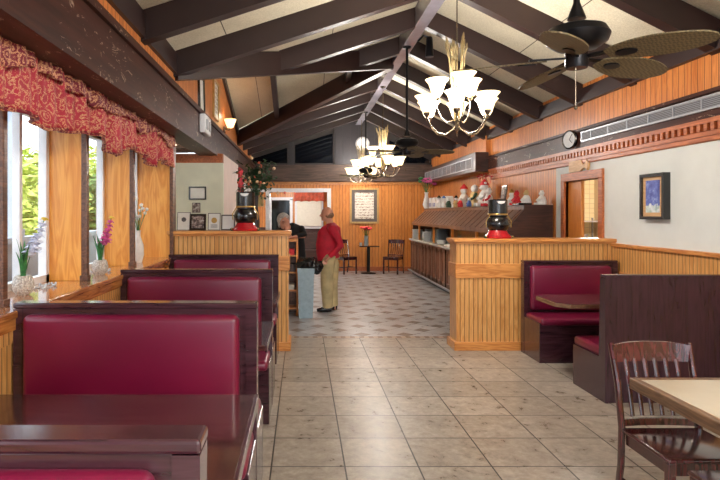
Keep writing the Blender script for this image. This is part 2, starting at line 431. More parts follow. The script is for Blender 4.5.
for x in (-.5, .8):
    t = (x-LX)/(GJX-LX)
    yv = GY1+(GYM-GY1)*t; zv = LZ+(GJZ-LZ)*t
    mb = MB(); raf(mb, (x, GYM, GJZ), (x, yv, zv), .09, .2); struct('trim_%d' % n, mb, 'rafter_paint'); n += 1
struct('trim_%d' % n, B(RX-.08, RX+.08, YB, YF, 4.02, RZ+.03, .006), 'ridge_sheen'); n += 1
# wall plates at the rafter feet
struct('trim_%d' % n, B(XR-.06, XR+.02, YB, YF, 3.02, 3.2), 'rafter_paint'); n += 1
struct('trim_%d' % n, B(LX-.02, LX+.04, YB, GY0, 3.12, 3.34), 'rafter_paint'); n += 1
mb = MB(); raf(mb, (LX+.02, GY1, LZ), (LX+.02, GYM, GJZ), .05, .12); struct('trim_%d' % n, mb, 'gable_dark'); n += 1
# left: long beam, upper wall, soffit
mb = MB().box(-1.5, -1.3, YB, 15.9, 2.5, 2.9, .008).box(-1.31, -1.27, YB, 15.9, 2.86, 2.92).box(-1.56, -1.28, YB, 15.9, 2.47, 2.5)
struct('trim_%d' % n, mb, 'worn_beam'); n += 1
mb = MB().box(LX-.1, LX, YB, YF, 2.88, 3.40)
mb.prism([(GY0, 3.40), (GY1, 3.40), (GYM, GJZ)], LX-.1, LX, 'X')
struct('wall_left', mb, 'oak_plank_y')
struct('ceiling', B(-2.3, -1.5, YB, 8.8, 2.56, 2.66), 'rafter_paint')
for i, y in enumerate([7.1+.17*j for j in range(10)]):
    struct('trim_%d' % n, B(-2.2, -1.52, y, y+.05, 2.50, 2.56), 'buffet_wood' if i % 2 else 'hood_wood_y'); n += 1
# window wall below the sill, sill, fins and posts
mb = MB().box(-1.95, -1.52, YB, 6.8, 0, 1.05).box(-1.52, -1.51, YB, 6.8, .92, 1.0)
struct('wall_left', mb, 'oak_bead_y')
struct('trim_%d' % n, MB().box(-1.95, -1.485, YB, 6.8, 1.05, 1.09, .008).box(-1.53, -1.495, YB, 6.8, .99, 1.05), 'sill_wood'); n += 1
struct('wall_left', B(-2.0, -1.9, YB, 6.8, 2.3, 2.6), 'oak_rail_y')
fy = [-.45, .75, 1.95, 3.14, 4.36, 5.58]
for i, y in enumerate(fy):
    struct('trim_%d' % n, B(-1.98, -1.66, y, y+.045, 1.09, 2.56, .003), 'oak_fin'); n += 1
    mb = MB().box(-1.66, -1.615, y-.004, y+.05, 1.09, 2.56, .008).box(-1.668, -1.607, y-.012, y+.058, 1.09, 1.13, .004)
    struct('trim_%d' % n, mb, 'hood_wood_y'); n += 1
struct('wall_left', B(-1.98, -1.5, 6.72, 6.84, 1.09, 2.56), 'oak_fin')
struct('trim_%d' % n, B(-1.53, -1.49, 6.70, 6.86, 1.09, 2.5, .006), 'hood_wood_y'); n += 1
struct('trim_%d' % n, B(-2.0, -1.62, 6.9, 6.94, 1.0, 2.4), 'white_trim'); n += 1
edges = [YB]+fy+[6.72]
for i in range(len(edges)-1):
    a, b = edges[i]+(.045 if i else 0), edges[i+1]
    if b-a < .3: continue
    wd = bpy.data.objects.new('window_%d' % (i+1), None); C.objects.link(wd); wd.location = (-1.93, a, 1.09); wd['kind'] = 'structure'
    L = b-a; fr = MB()
    for y0 in (0, L-.05): fr.box(-.03, .03, y0, y0+.05, 0, 1.25)
    fr.box(-.03, .03, 0, L, 0, .05); fr.box(-.03, .03, 0, L, 1.2, 1.25)
    fr.box(-.025, .025, L*.62, L*.62+.04, .05, 1.2)
    fr.out('frame', 'white_trim', wd)
    MB().box(-.004, .004, .05, L-.05, .05, 1.2).out('pane', 'window_glass', wd)
# back wall (behind the camera) with a wide unseen window added to let in daylight
struct('wall_back', MB().box(-2, 3.75, YB-.15, YB, 0, .5).box(-2, 3.75, YB-.15, YB, 2.6, 4.4).box(-2, -1.3, YB-.15, YB, .5, 2.6).box(3.2, 3.75, YB-.15, YB, .5, 2.6), 'cream_paint')
wd = bpy.data.objects.new('window_9', None); C.objects.link(wd); wd.location = (.95, YB-.08, .5); wd['kind'] = 'structure'
MB().box(-2.25, -2.19, -.03, .03, 0, 2.1).box(2.19, 2.25, -.03, .03, 0, 2.1).box(-2.25, 2.25, -.03, .03, 0, .06).box(-2.25, 2.25, -.03, .03, 2.04, 2.1).box(-.8, -.74, -.03, .03, 0, 2.1).box(.74, .8, -.03, .03, 0, 2.1).out('frame', 'white_trim', wd)
MB().box(-2.19, 2.19, -.004, .004, .06, 2.04).out('pane', 'window_glass', wd)
# alcove behind the left partition
struct('wall_alcove', B(-2.3, -1.2, 8.8, 8.9, 0, 2.36), 'cream_alcove')
struct('wall_alcove', B(-2.3, -1.2, 8.8, 8.9, 2.36, 2.5), 'dentil_wood')
struct('wall_left', B(-2.3, -2.2, 6.8, 8.8, 0, 2.56), 'cream_alcove')
struct('wall_left', B(-2.2, -1.5, 6.84, 6.94, 0, 1.0), 'oak_bead_y')
struct('wall_alcove', B(-1.3, -1.2, 8.9, 10.9, 0, 2.5), 'pink_paint')
struct('wall_left', B(-1.6, -1.5, 10.9, YF, 0, 2.5), 'white_paint')
struct('baseboard_left', B(-1.5, -1.48, 10.9, YF, 0, .12), 'hood_wood_y')
# far wall
OX0, OX1, OZ = -1.5, .70, 2.2
mb = MB().box(OX1, XR, YF, YF+.12, 0, 2.4).box(-1.6, OX1, YF, YF+.12, OZ+.06, 2.4)
struct('wall_far', mb, 'oak_plank_x')
struct('wall_far', MB().box(-1.6, XR+.1, YF+.02, YF+.12, 2.4, 4.5), 'gable_dark')
struct('trim_%d' % n, B(-1.5, XR, YF-.12, YF+.02, 2.46, 2.92, .01), 'far_beam'); n += 1
mb = MB().box(-1.5, XR, YF-.04, YF, 2.38, 2.46)
x = -1.45
while x < XR: mb.box(x, x+.05, YF-.06, YF-.04, 2.38, 2.42); x += .1
struct('trim_%d' % n, mb, 'oak_rail_x'); n += 1
mb = MB().box(.9, 2.35, YF-.06, YF+.02, 2.92, 4.1)
for i in range(7): mb.box(.9+i*.22, .92+i*.22, YF-.075, YF-.06, 2.92, 4.0)
struct('wall_far', mb, 'grey_board')
struct('trim_%d' % n, B(-.36, -.24, YF-.08, YF+.02, 2.92, 3.7), 'grey_board'); n += 1
for i, (a, b, h) in enumerate(((-1.4, -.37, 3.6), (-.23, .89, 3.85), (2.36, 3.55, 3.5))):
    wd = bpy.data.objects.new('window_%d' % (20+i), None); C.objects.link(wd); wd.location = (a, YF, 2.92); wd['kind'] = 'structure'
    sl = .32 if i < 2 else -.5
    L = b-a; z0 = (zl(a) if i < 2 else zr(a))-3.3; z1 = (zl(b) if i < 2 else zr(b))-3.3
    MB().prism([(0, 0), (L, 0), (L, z1+.1), (0, z0+.1)], -.02, 0, 'Y').out('pane', 'dark_glass', wd)
    MB().box(0, L, -.05, -.02, 0, .05).box(0, .04, -.05, -.02, 0, z0+.1).box(L-.04, L, -.05, -.02, 0, z1+.1).out('frame', 'gable_dark', wd)
struct('trim_%d' % n, MB().box(OX0, OX1+.1, YF-.05, YF+.14, OZ-.02, OZ+.08).box(OX1, OX1+.1, YF-.05, YF+.14, .0, OZ-.02), 'white_trim'); n += 1
struct('trim_%d' % n, MB().box(-1.0, -.88, YF-.05, YF+.1, 0, OZ-.02), 'white_trim'); n += 1
struct('baseboard_far', B(OX1+.1, XR, YF-.02, YF, 0, .12), 'dentil_wood')
# room beyond the far opening
struct('floor', B(-3.2, 2.2, YF, 20.6, -.12, 0), 'carpet_red')
struct('ceiling', B(-3.2, 2.2, YF+.12, 20.6, 2.6, 2.7), 'cream_paint')
struct('wall_beyond', B(-3.2, 2.2, 20.5, 20.6, 1.1, 2.6), 'oak_plank_x')
struct('wall_beyond', B(-3.2, 2.2, 20.48, 20.6, 0, 1.1), 'hood_end')
struct('wall_beyond', B(-3.2, -3.1, YF, 20.5, 0, 2.6), 'cream_paint')
struct('wall_beyond', B(2.1, 2.2, YF+.12, 20.5, 0, 2.6), 'oak_plank_y')
wd = bpy.data.objects.new('window_30', None); C.objects.link(wd); wd.location = (.3, 20.45, 1.1); wd['kind'] = 'structure'
MB().box(-.55, .45, -.03, .03, -.05, 1.35).out('frame', 'white_trim', wd)
tag(MB().box(-.18, .68, 20.36, 20.38, 1.14, 2.2).out('roller_blind', 'blind_white'), 'white roller blind over the window beyond the far doorway', 'blind')
def wavy(x0, x1, z0, z1, y, amp, waves, scallop=.0, nx=60, axis='X', th=.006, ph=0):
    """a hanging cloth with folds, optional scalloped hem"""
    mb = MB(); vs = []; NZ = 6
    for i in range(nx+1):
        t = i/nx; u = x0+(x1-x0)*t
        hem = z0+scallop*(abs(math.sin(PI*waves*t*.5)))
        for j in range(NZ+1):
            s = j/NZ; z = z1+(hem-z1)*s; o = amp*(.35+.65*s)*math.sin(2*PI*waves*t+ph)+amp*.4*math.sin(2*PI*waves*2.7*t+1+ph)
            vs.append((u, y+o, z) if axis == 'X' else (y+o, u, z))
    fs = []
    for i in range(nx):
        for j in range(NZ): a = i*(NZ+1)+j; fs.append((a, a+1, a+NZ+2, a+NZ+1))
    mb._add(vs, fs); return mb
def cloth(mb, name, mat, parent=None, th=.006):
    o = mb.out(name, mat, parent, 'all'); m = o.modifiers.new('thick', 'SOLIDIFY'); m.thickness = th; m.offset = 0; return o
tag(cloth(wavy(-.28, .78, 2.0, 2.32, 20.30, .025, 8, .03), 'valance', 'curtain_rust'), 'short rust-coloured valance over the white blind beyond the doorway', 'curtain')
dr = bpy.data.objects.new('door_2', None); C.objects.link(dr); dr.location = (-.75, 20.45, 0); dr['kind'] = 'structure'
MB().box(-.42, -.32, -.05, .03, 0, 2.1).box(.32, .42, -.05, .03, 0, 2.1).box(-.42, .42, -.05, .03, 2.05, 2.15).box(-.32, .32, -.02, .03, 0, .9).out('frame', 'white_trim', dr)
MB().box(-.32, .32, -.01, .02, .9, 2.05).out('pane', 'dark_glass', dr)
# right wall: door opening y 7.10..8.05
DY0, DY1, DZ = 7.10, 8.02, 2.03
mb = MB().box(XR, XR+.12, YB, DY0, 1.22, 2.30).box(XR, XR+.12, DY1, 8.33, 0, 2.30).box(XR, XR+.12, DY0, DY1, DZ, 2.30).box(XR, XR+.12, 6.8, DY0, 0, 1.22)
struct('wall_right', mb, 'cream_paint')
struct('wall_right', MB().box(XR-.02, XR+.12, YB, 6.8, 0, .82).box(XR-.02, XR+.12, YB, 6.8, .93, 1.21), 'oak_bead_y')
struct('trim_%d' % n, MB().box(XR-.05, XR+.12, YB, 6.8, 1.21, 1.25, .006).box(XR-.035, XR+.1, YB, 6.8, .82, .93, .004), 'oak_rail_y'); n += 1
struct('baseboard_right', B(XR-.035, XR, YB, 6.8, 0, .1), 'oak_rail_y')
mb = MB().box(XR, XR+.12, 8.33, YF, 0, 2.44)
struct('wall_right', mb, 'oak_plank_y')
struct('wall_right', MB().box(XR, XR+.12, YB, YF, 2.68, 3.27).box(XR-.08, XR, 11.25, YF, 2.68, 3.1), 'oak_plank_y')
mb = MB().box(XR-.05, XR+.12, YB, YF, 2.43, 2.69, .006).box(XR-.08, XR, YB, YF, 2.655, 2.69)
struct('trim_%d' % n, mb, 'worn_beam'); n += 1
struct('trim_%d' % n, MB().box(XR-.30, XR-.04, 11.2, 15.9, 2.4, 2.78, .01), 'hood_end'); n += 1
mb = MB().box(XR-.06, XR+.1, YB, 11.2, 2.40, 2.44).box(XR-.025, XR+.1, YB, 11.2, 2.24, 2.33, .01).box(XR-.04, XR+.1, YB, 11.2, 2.29, 2.33)
mb.box(XR-.02, XR+.1, YB, 11.2, 2.32, 2.41)
y = 2.0
while y < 11.1: mb.box(XR-.055, XR-.02, y, y+.045, 2.335, 2.40); y += .09
struct('trim_%d' % n, mb, 'dentil_wood'); n += 1
struct('trim_%d' % n, MB().box(XR-.03, XR+.12, DY0-.1, DY0, 0, DZ, .004).box(XR-.03, XR+.12, DY1, DY1+.1, 0, DZ, .004).box(XR-.03, XR+.12, DY0-.1, DY1+.1, DZ, DZ+.11, .004), 'dentil_wood'); n += 1
dr = bpy.data.objects.new('door_1', None); C.objects.link(dr); dr.location = (XR+.05, DY1, 0); dr['kind'] = 'structure'
MB().box(-.02, .02, -.38, 0, .02, DZ, .003).out('leaf', 'oak_rail_z', dr)
MB().box(-.03, -.02, -.36, -.32, .95, 1.1).out('push_plate', 'steel', dr)
# kitchen beyond
struct('floor', B(3.9, 6.2, 6.0, 12.2, -.12, 0), 'concrete')
struct('wall_kitchen', B(3.77, 6.2, 12.1, 12.2, 0, 2.6), 'kitchen_tile')
struct('wall_kitchen', B(6.1, 6.2, 6.0, 12.1, 0, 2.6), 'kitchen_tile')
struct('wall_kitchen', B(3.77, 6.2, 5.9, 6.0, 0, 2.6), 'cream_paint')
struct('ceiling', B(3.77, 6.2, 5.9, 12.2, 2.6, 2.7), 'cream_paint')
t = thing('kitchen_shelf', (5.45, 11.75, 0), 'steel kitchen worktop seen through the doorway of the cream wall', 'counter')
MB().box(-.6, .6, -.3, .3, 1.0, 1.04).out('worktop', 'steel', t)
MB().box(-.6, .6, -.3, .3, 1.42, 1.45).out('shelf', 'steel', t)
for sx_ in (-.58, .56):
    for sy_ in (-.29, .27): MB().box(sx_, sx_+.03, sy_, sy_+.03, 0, 1.5).out('leg', 'steel', t)
for i, (x, r_, h) in enumerate(((5.2, .13, .2), (5.6, .16, .14))):
    tag(MB().lathe([(r_*.9, 0), (r_, .02), (r_, h), (r_+.02, h)], 20, (0, 0, 0)).out('pan', 'steel', None, True, loc=(x, 11.7, 1.04)), ['tall steel pot on the kitchen worktop', 'low wide steel pan on the kitchen worktop'][i], 'pan')

# partitions (half-height oak walls)
def partition(x0, x1, y0, y1, zt, kind):
    d = .09
    struct('wall_partition', MB().box(x0+.02, x1-.02, y0+.02, y1-.02, .1, zt-.44).box(x0+.02, x1-.02, y0+.02, y1-.02, zt-.29, zt-.04), 'oak_bead_x')
    global n
    struct('trim_%d' % n, MB().box(x0-.015, x1+.015, y0-.015, y1+.015, zt-.04, zt, .008).box(x0, x1, y0, y1, zt-.06, zt-.04).box(x0+.005, x1-.005, y0+.005, y1-.005, zt-.46, zt-.29, .006), 'oak_rail_x'); n += 1
    struct('baseboard_%s' % kind, B(x0-.01, x1+.01, y0-.01, y1+.01, 0, .1, .006), 'oak_rail_x')
partition(1.78, XR, 6.74, 7.08, 1.30, 'partition')
partition(-1.55, -.14, 6.72, 7.15, 1.39, 'alcove')

# outside: paving, fence, bushes, porch posts
tag(B(-30, -2.0, -20, 40, -.5, -.1).out('ground_outside', 'concrete'), kind='structure')
mb = MB()
for i in range(60): mb.box(-6.72, -6.68, -4+i*.3, -4+i*.3+.27, -.1, 1.9)
mb.box(-6.7, -6.65, -4, 14, .3, .4).box(-6.7, -6.65, -4, 14, 1.5, 1.6)
tag(mb.out('garden_fence', 'fence_wood'), 'tall plank fence outside behind the yellow-green shrubs', 'fence')
struct('wall_porch', MB().box(-2.9, -2.8, 1.0, 14, -.1, 1.3).box(-2.93, -2.77, 1.0, 14, 1.3, 1.36), 'porch_paint')
mb = MB()
for i, y in enumerate([5.7, 7.4, 9.4, 11.6, 13.2]):
    tag(MB().box(-2.9, -2.8, y, y+.1, 1.36, 2.9).box(-2.92, -2.78, y-.02, y+.12, 1.36, 1.44).out('porch_post', 'porch_paint'), '%s white porch post outside, counting from the nearest window' % ['first', 'second', 'third', 'fourth', 'farthest'][i], 'post', 'white posts outside the left windows')
struct('trim_%d' % n, B(-2.95, -2.75, 1.0, 14, 2.9, 3.1), 'white_trim'); n += 1
def bush(x, y, z, r, label, mat, nleaf=2200, h=1.0, group=None):
    rt = thing('shrub', (x, y, -.1), label, 'shrub', group)
    tr = MB()
    for i in range(6):
        a = random.uniform(0, 2*PI); tr.tube([(0, 0, 0), (math.cos(a)*r*.3, math.sin(a)*r*.3, z*.7), (math.cos(a)*r*.6, math.sin(a)*r*.6, z+.1)], [.03, .02, .01], 6)
    tr.out('stem', 'hood_wood_y', rt)
    lf = MB()
    for i in range(nleaf):
        v = Vector((random.gauss(0, 1), random.gauss(0, 1), random.gauss(0, 1))).normalized()*r*random.uniform(.45, 1)
        v.z = v.z*h+z; s_ = random.uniform(.04, .075)
        d = Vector((random.uniform(-1, 1), random.uniform(-1, 1), random.uniform(-.6, .6))).normalized()*s_*2
        e_ = d.orthogonal().normalized()*s_*.6
        lf._add([v-d, v+e_, v+d, v-e_], [(0, 1, 2, 3)])
    lf.out('foliage', mat, rt)
for i, (x, y, z, r, m_) in enumerate([(-4.5, 8.2, 1.5, .9, 'bush_leaf'), (-4.8, 10.2, 1.9, 1.0, 'bush_leaf'), (-4.2, 12.3, 1.6, .9, 'bush_leaf_dark'), (-5.1, 14.6, 2.2, 1.2, 'bush_leaf'), (-4.6, 17.6, 1.8, 1.1, 'bush_leaf_dark'), (-4.9, 6.3, 2.2, .8, 'bush_leaf')]):
    bush(x, y, z, r, ['yellow-green shrub outside, behind the white flowers in the tall vase', 'tall yellow-green shrub outside the middle window', 'darker green shrub outside near the far window', 'largest yellow-green shrub at the end of the yard', 'dark green shrub furthest down the yard', 'high yellow-green shrub outside the nearest window'][i], m_)

# ------------------------------------------------------------------ booths
def cushion(x0, x1, y0, y1, z0, z1, name, par, bev=.03):
    return MB().box(x0, x1, y0, y1, z0, z1, bev, 4).out(name, 'maroon_vinyl', par, True)
def booth(x0, x1, y, label, zt=1.13, front=True, rear=True, seat=.45, group=None, th=.09, wall='booth_wood'):
    t = thing('booth_bench', ((x0+x1)/2, y+th/2, 0), label, 'booth seat', group); hw = (x1-x0)/2
    MB().box(-hw, hw, -th/2+.008, th/2-.008, 0, zt-.03, .004).box(-hw-.006, hw+.006, -th/2-.004, th/2+.004, zt-.03, zt, .008, 2) \
        .box(-hw-.004, -hw+.045, -th/2, th/2, .002, zt-.032).box(hw-.055, hw+.004, -th/2, th/2, .002, zt-.032).out('back_frame', wall, t)
    for sgn, on in ((-1, front), (1, rear)):
        if not on: continue
        ya, yb = sorted((sgn*(th/2-.025), sgn*(th/2+.055)))
        cushion(-hw+.06, hw-.085, ya, yb, .5, zt-.058, 'back_cushion', t, .035)
        ya, yb = sorted((sgn*(th/2), sgn*(th/2+seat)))
        cushion(-hw+.01, hw-.01, ya, yb, .40, .475, 'seat_cushion', t)
        ya, yb = sorted((sgn*(th/2), sgn*(th/2+seat-.02)))
        MB().box(-hw-.002, hw+.002, ya, yb, 0, .425, .006).out('seat_base', wall, t)
    return t
booth(-1.505, -.215, 1.20, 'maroon vinyl booth at the bottom left corner, nearest the camera', group='window booths')
booth(-1.505, -.24, 3.03, 'maroon vinyl booth with its full backrest in view behind the nearest dark table')
booth(-1.505, -.25, 4.82, 'maroon vinyl booth third from the camera, before the one at the oak partition')
booth(-1.505, -.27, 6.56, 'maroon vinyl booth right in front of the left oak partition', rear=False)
booth(2.53, XR-.06, 6.60, 'maroon vinyl booth with its back against the right oak partition', 1.06, rear=False)
# booth with its plain back to the camera
t = thing('booth_bench', (3.06, 4.93, 0), 'booth by the right wall showing its plain dark wooden back', 'booth seat')
MB().box(-.5, .52, -.05, 0, 0, 1.06, .006).box(-.51, .53, -.055, .035, 1.05, 1.078, .006).out('back_frame', 'booth_side', t)
cushion(-.44, .47, 0, .07, .5, 1.0, 'back_cushion', t); cushion(-.5, .5, .02, .54, .36, .45, 'seat_cushion', t)
MB().prism([(-.056, 0), (.52, 0), (.52, .37), (.05, .37), (.03, 1.05), (-.056, 1.05)], -.512, -.485, 'X').box(-.49, .5, .01, .5, 0, .365).out('seat_base', 'booth_side', t)
def booth_table(x0, x1, y0, y1, label, z=.75, group=None, chamfer=0):
    t = thing('booth_table', ((x0+x1)/2, (y0+y1)/2, 0), label, 'table', group); hw, hd = (x1-x0)/2, (y1-y0)/2
    if chamfer:
        c = chamfer; mb = MB().prism([(-hw+c, -hd), (hw, -hd), (hw, hd), (-hw+c, hd), (-hw, hd-c), (-hw, -hd+c)], z-.035, z, 'Z')
    else: mb = MB().box(-hw, hw, -hd, hd, z-.035, z, .004)
    mb.out('table_top', 'table_dark', t)
    c = chamfer
    if c: MB().prism([(-hw-.012+c, -hd-.012), (hw, -hd-.012), (hw, hd+.012), (-hw-.012+c, hd+.012), (-hw-.012, hd-c), (-hw-.012, -hd+c)], z-.04, z-.006, 'Z').out('edge_band', 'table_rim', t)
    else: MB().box(hw-.002, hw+.012, -hd, hd, z-.045, z+.002, .003).out('edge_band', 'booth_wood', t)
    MB().lathe([(.035, .02), (.035, z-.04)], 16).out('pedestal', 'black_metal', t, True)
    MB().box(-.3, .3, -.035, .035, 0, .03, .01).box(-.035, .035, -.25, .25, 0, .03, .01).out('foot', 'black_metal', t)
booth_table(-1.50, -.215, 1.72, 2.72, 'long dark glossy booth table nearest the camera')
booth_table(-1.50, -.235, 3.72, 4.55, 'dark booth table behind the second maroon backrest, mostly hidden')
booth_table(-1.50, -.245, 5.45, 6.25, 'dark booth table next to the left oak partition, mostly hidden')
booth_table(2.40, XR-.06, 5.38, 6.02, 'dark booth table with clipped corners between the right wall booths', .755, None, .1)
# ------------------------------------------------------------------ near table and chairs
t = thing('dining_table', (2.385, 2.63, 0), 'beige laminate table with a brown wooden edge at the right', 'table')
MB().box(-.66, .66, -.32, .32, .70, .752, .003).out('table_top', 'laminate', t)
MB().box(-.70, -.66, -.36, .36, .697, .753, .006).box(.66, .70, -.36, .36, .697, .753, .006).box(-.66, .66, -.36, -.32, .697, .753, .006).box(-.66, .66, .32, .36, .697, .753, .006).out('edge_band', 'table_rim', t)
MB().lathe([(.22, 0), (.22, .02), (.04, .05), (.04, .70)], 20, (.1, 0, 0)).out('pedestal', 'black_metal', t, True)
def make_chair(loc, label, rz=0, group=None):
    t = thing('dining_chair', loc, label, 'chair', group, rz)     # faces -y
    w_, d_ = .215, .21
    MB().box(-w_, w_, -d_, d_-.01, .43, .455, .012, 3).out('seat', 'chair_wood', t, True)
    MB().box(-w_+.02, w_-.02, -d_+.02, -d_+.04, .37, .43).box(-w_+.02, w_-.02, d_-.05, d_-.03, .37, .43).box(-w_+.02, -w_+.04, -d_+.03, d_-.03, .37, .43).box(w_-.04, w_-.02, -d_+.03, d_-.03, .37, .43).out('apron', 'chair_wood', t)
    for s_ in (-1, 1):
        MB().box(s_*(w_-.025)-.018, s_*(w_-.025)+.018, -d_+.01, -d_+.046, 0, .43, .004).out('leg', 'chair_wood', t)
        pts = [(s_*(w_-.01), d_+.05, 0), (s_*(w_-.01), d_, .25), (s_*(w_-.01), d_-.01, .45), (s_*(w_-.008), d_+.03, .68), (s_*w_, d_+.085, .885)]
        MB().tube(pts, [(.014, .02), (.016, .022), (.016, .024), (.015, .02), (.014, .016)], 8).out('leg', 'chair_wood', t, True)
        MB().tube([(s_*(w_-.02), -d_+.03, .17), (s_*(w_-.02), d_+.01, .17)], .010, 8).out('stretcher', 'chair_wood', t, True)
    MB().tube([(-w_+.02, 0, .17), (w_-.02, 0, .17)], .010, 8).out('stretcher', 'chair_wood', t, True)
    def arc(z, h, bow, y, name, crown=0):
        mb = MB(); vs = []; N = 12
        for i in range(N+1):
            u = -1+2*i/N; x = u*(w_-.005); yy = y+bow*(1-u*u); hh = h/2
            c = crown*(1-abs(u)**3) if crown else 0
            vs += [(x, yy-.009, z-hh), (x, yy+.009, z-hh), (x, yy+.009+.1*h, z+hh+c), (x, yy-.009+.1*h, z+hh+c)]
        fs = []
        for i in range(N):
            a = i*4; fs += [(a+j, a+(j+1) % 4, a+4+(j+1) % 4, a+4+j) for j in range(4)]
        fs += [(0, 1, 2, 3), (N*4+3, N*4+2, N*4+1, N*4)]
        mb._add(vs, fs); mb.out(name, 'chair_wood', t)
    arc(.83, .09, .03, d_+.065, 'crest_rail', .015)
    arc(.478, .035, .02, d_-.005, 'lower_rail')
    for i in range(6):
        u = -1+2*(i+1)/7; x = u*(w_-.02)
        MB().tube([(x, d_-.005+.02*(1-u*u), .51), (x, d_+.02+.028*(1-u*u), .65), (x, d_+.06+.03*(1-u*u), .80)], [(.012, .006)]*3, 8).out('slat', 'chair_wood', t, True)
    return t
ch = make_chair((1.915, 2.90, 0), 'glossy slat-back wooden chair behind the beige table at the right')
dup(ch, (1.93, 2.38, 0), 'dark wooden chair seat at the bottom right corner, near side of beige table', None, PI)
dup(ch, (1.17, 15.3, 0), 'dark slat-back chair between the man in red and the small far table', None, .5)
dup(ch, (2.40, 15.3, 0), 'dark slat-back chair right of the small far table, by the buffet', None, -.5)
t = thing('bistro_table', (1.76, 15.35, 0), 'small dark pedestal table against the far wall under the gold-framed picture', 'table')
MB().box(-.26, .26, -.24, .24, .71, .74, .008).out('table_top', 'table_dark', t)
MB().lathe([(.2, 0), (.2, .02), (.045, .05), (.045, .71)], 18).out('pedestal', 'black_metal', t, True)

# ------------------------------------------------------------------ people
def remesh(o, v, sm=4):
    m = o.modifiers.new('r', 'REMESH'); m.mode = 'VOXEL'; m.voxel_size = v; m.use_smooth_shade = True
    if sm: s_ = o.modifiers.new('s', 'SMOOTH'); s_.iterations = sm; s_.factor = .5
def hand(mb, w0, d, side, r=1.0, curl=.5):
    """palm and five fingers starting at the wrist w0, pointing along d; side = direction of the thumb"""
    w0, d, side = Vector(w0), Vector(d).normalized(), Vector(side); side = (side-d*side.dot(d)).normalized(); nn = d.cross(side)
    mb.tube([w0-d*.02, w0+d*.03, w0+d*.085], [(.027, .018), (.036, .016), (.040, .014)], 10)
    mb.tube([w0-d*.02, w0+d*.085], [.022, .016], 8)
    for i, L in enumerate((.068, .076, .070, .055)):
        b = w0+d*.08+side*(.03-.02*i); c = nn*(-curl)
        p1 = b+(d+c*.3).normalized()*L*.45; p2 = p1+(d+c*1.0).normalized()*L*.3; p3 = p2+(d+c*1.6).normalized()*L*.25
        mb.tube([b, p1, p2, p3], [.0095, .009, .008, .007], 8)
    b = w0+d*.03+side*.028
    mb.tube([b, b+(side*.8+d*.6).normalized()*.035, b+(side*.4+d*.9).normalized()*.065], [.013, .011, .009], 8)
def head(mb, c, f, sc=1.0):
    """c centre, f facing direction"""
    f = Vector(f).normalized(); rt = f.cross(Vector((0, 0, 1))).normalized(); up = rt.cross(f).normalized()
    R = Matrix((rt, f, up)).transposed().to_4x4(); R.translation = Vector(c)
    mb.ball((0, -.01, .02), .1*sc, 3, (.78, .95, 1.0), R); mb.ball((0, .02, -.045), .072*sc, 3, (.82, .9, 1.0), R)
    mb.tube([(0, .085, .02), (0, .112, -.018), (0, .09, -.03)], [.009, .015, .012], 8, R)
    mb.ball((0, .078, -.085), .022, 2, (1, .8, .8), R)
    mb.box(-.02, .02, .078, .094, -.062, -.056, 0, 2, R); mb.box(-.018, .018, .078, .092, -.052, -.049, 0, 2, R)
    for s_ in (-1, 1): mb.ball((s_*.078, -.005, -.005), .028, 2, (.35, .7, 1.1), R)
    return R
def eyes(R, par, glasses=False):
    mb = MB()
    for s_ in (-1, 1): mb.ball((s_*.03, .083, .012), .0095, 2, (1.2, .6, .8), R)
    mb.out('eye', 'black', par)
    mb = MB()
    for s_ in (-1, 1): mb.tube([(s_*.045, .078, .034), (s_*.03, .09, .038), (s_*.014, .09, .034)], .004, 6, R)
    mb.out('eyebrow', 'hair_grey', par)
    if glasses:
        mb = MB()
        for s_ in (-1, 1):
            mb.tube([(s_*.032+.022*math.cos(a), .1, .01+.018*math.sin(a)) for a in [i*PI/6 for i in range(13)]], .0022, 6, R)
            mb.tube([(s_*.054, .1, .012), (s_*.08, .0, .008)], .002, 6, R)
        mb.tube([(-.01, .1, .014), (.01, .1, .014)], .0022, 6, R)
        mb.out('glasses', 'black_metal', par)
# man in red, facing left (-x)
mx, my = .45, 9.47
man = MB()
R1 = head(man, (mx-.045, my, 1.58), (-1, -.05, -.08), 1.0)
man.tube([(mx+.03, my, 1.36), (mx+.0, my, 1.44), (mx-.02, my, 1.52)], [.062, .056, .056], 12)
man.tube([(mx-.02, my, .84), (mx-.03, my, 1.05), (mx+.01, my, 1.25), (mx+.03, my, 1.38)], [(.15, .13), (.15, .14), (.17, .12), (.1, .08)], 16)
for s_ in (-1, 1):
    man.tube([(mx+(.04 if s_ > 0 else -.03), my+s_*.085, .88), (mx+(.03 if s_ > 0 else -.06), my+s_*.09, .48), (mx+(.06 if s_ > 0 else -.05), my+s_*.09, .08)], [.085, .06, .04], 12)
    man.tube([(mx+(.06 if s_ > 0 else -.05)+.05, my+s_*.09, .045), (mx+(.06 if s_ > 0 else -.05)-.13, my+s_*.1, .035)], [.04, .032], 10)
    sh, el, wr = (mx+.03, my+s_*.19, 1.36), (mx+.15, my+s_*.25, 1.09), (mx-.02, my+s_*.215, .90)
    man.tube([(mx+.03, my, 1.37), sh, el, wr], [.06, .05, .038, .026], 10)
    hand(man, wr, (-.55, -s_*.1, -.8), (-1, 0, .3))
mo = man.out('person', 'skin', None, True)
tag(mo, 'bald man in red long-sleeved shirt and khaki trousers standing with elbow bent', 'person')
remesh(mo, .0075, 3)
eyes(R1, mo)
sh_ = MB()
sh_.tube([(mx-.01, my, .84), (mx-.03, my, .93), (mx-.045, my, 1.06), (mx-.0, my, 1.25), (mx+.03, my, 1.37), (mx+.01, my, 1.43)], [(.185, .165), (.185, .17), (.18, .175), (.195, .145), (.15, .1), (.07, .068)], 20)
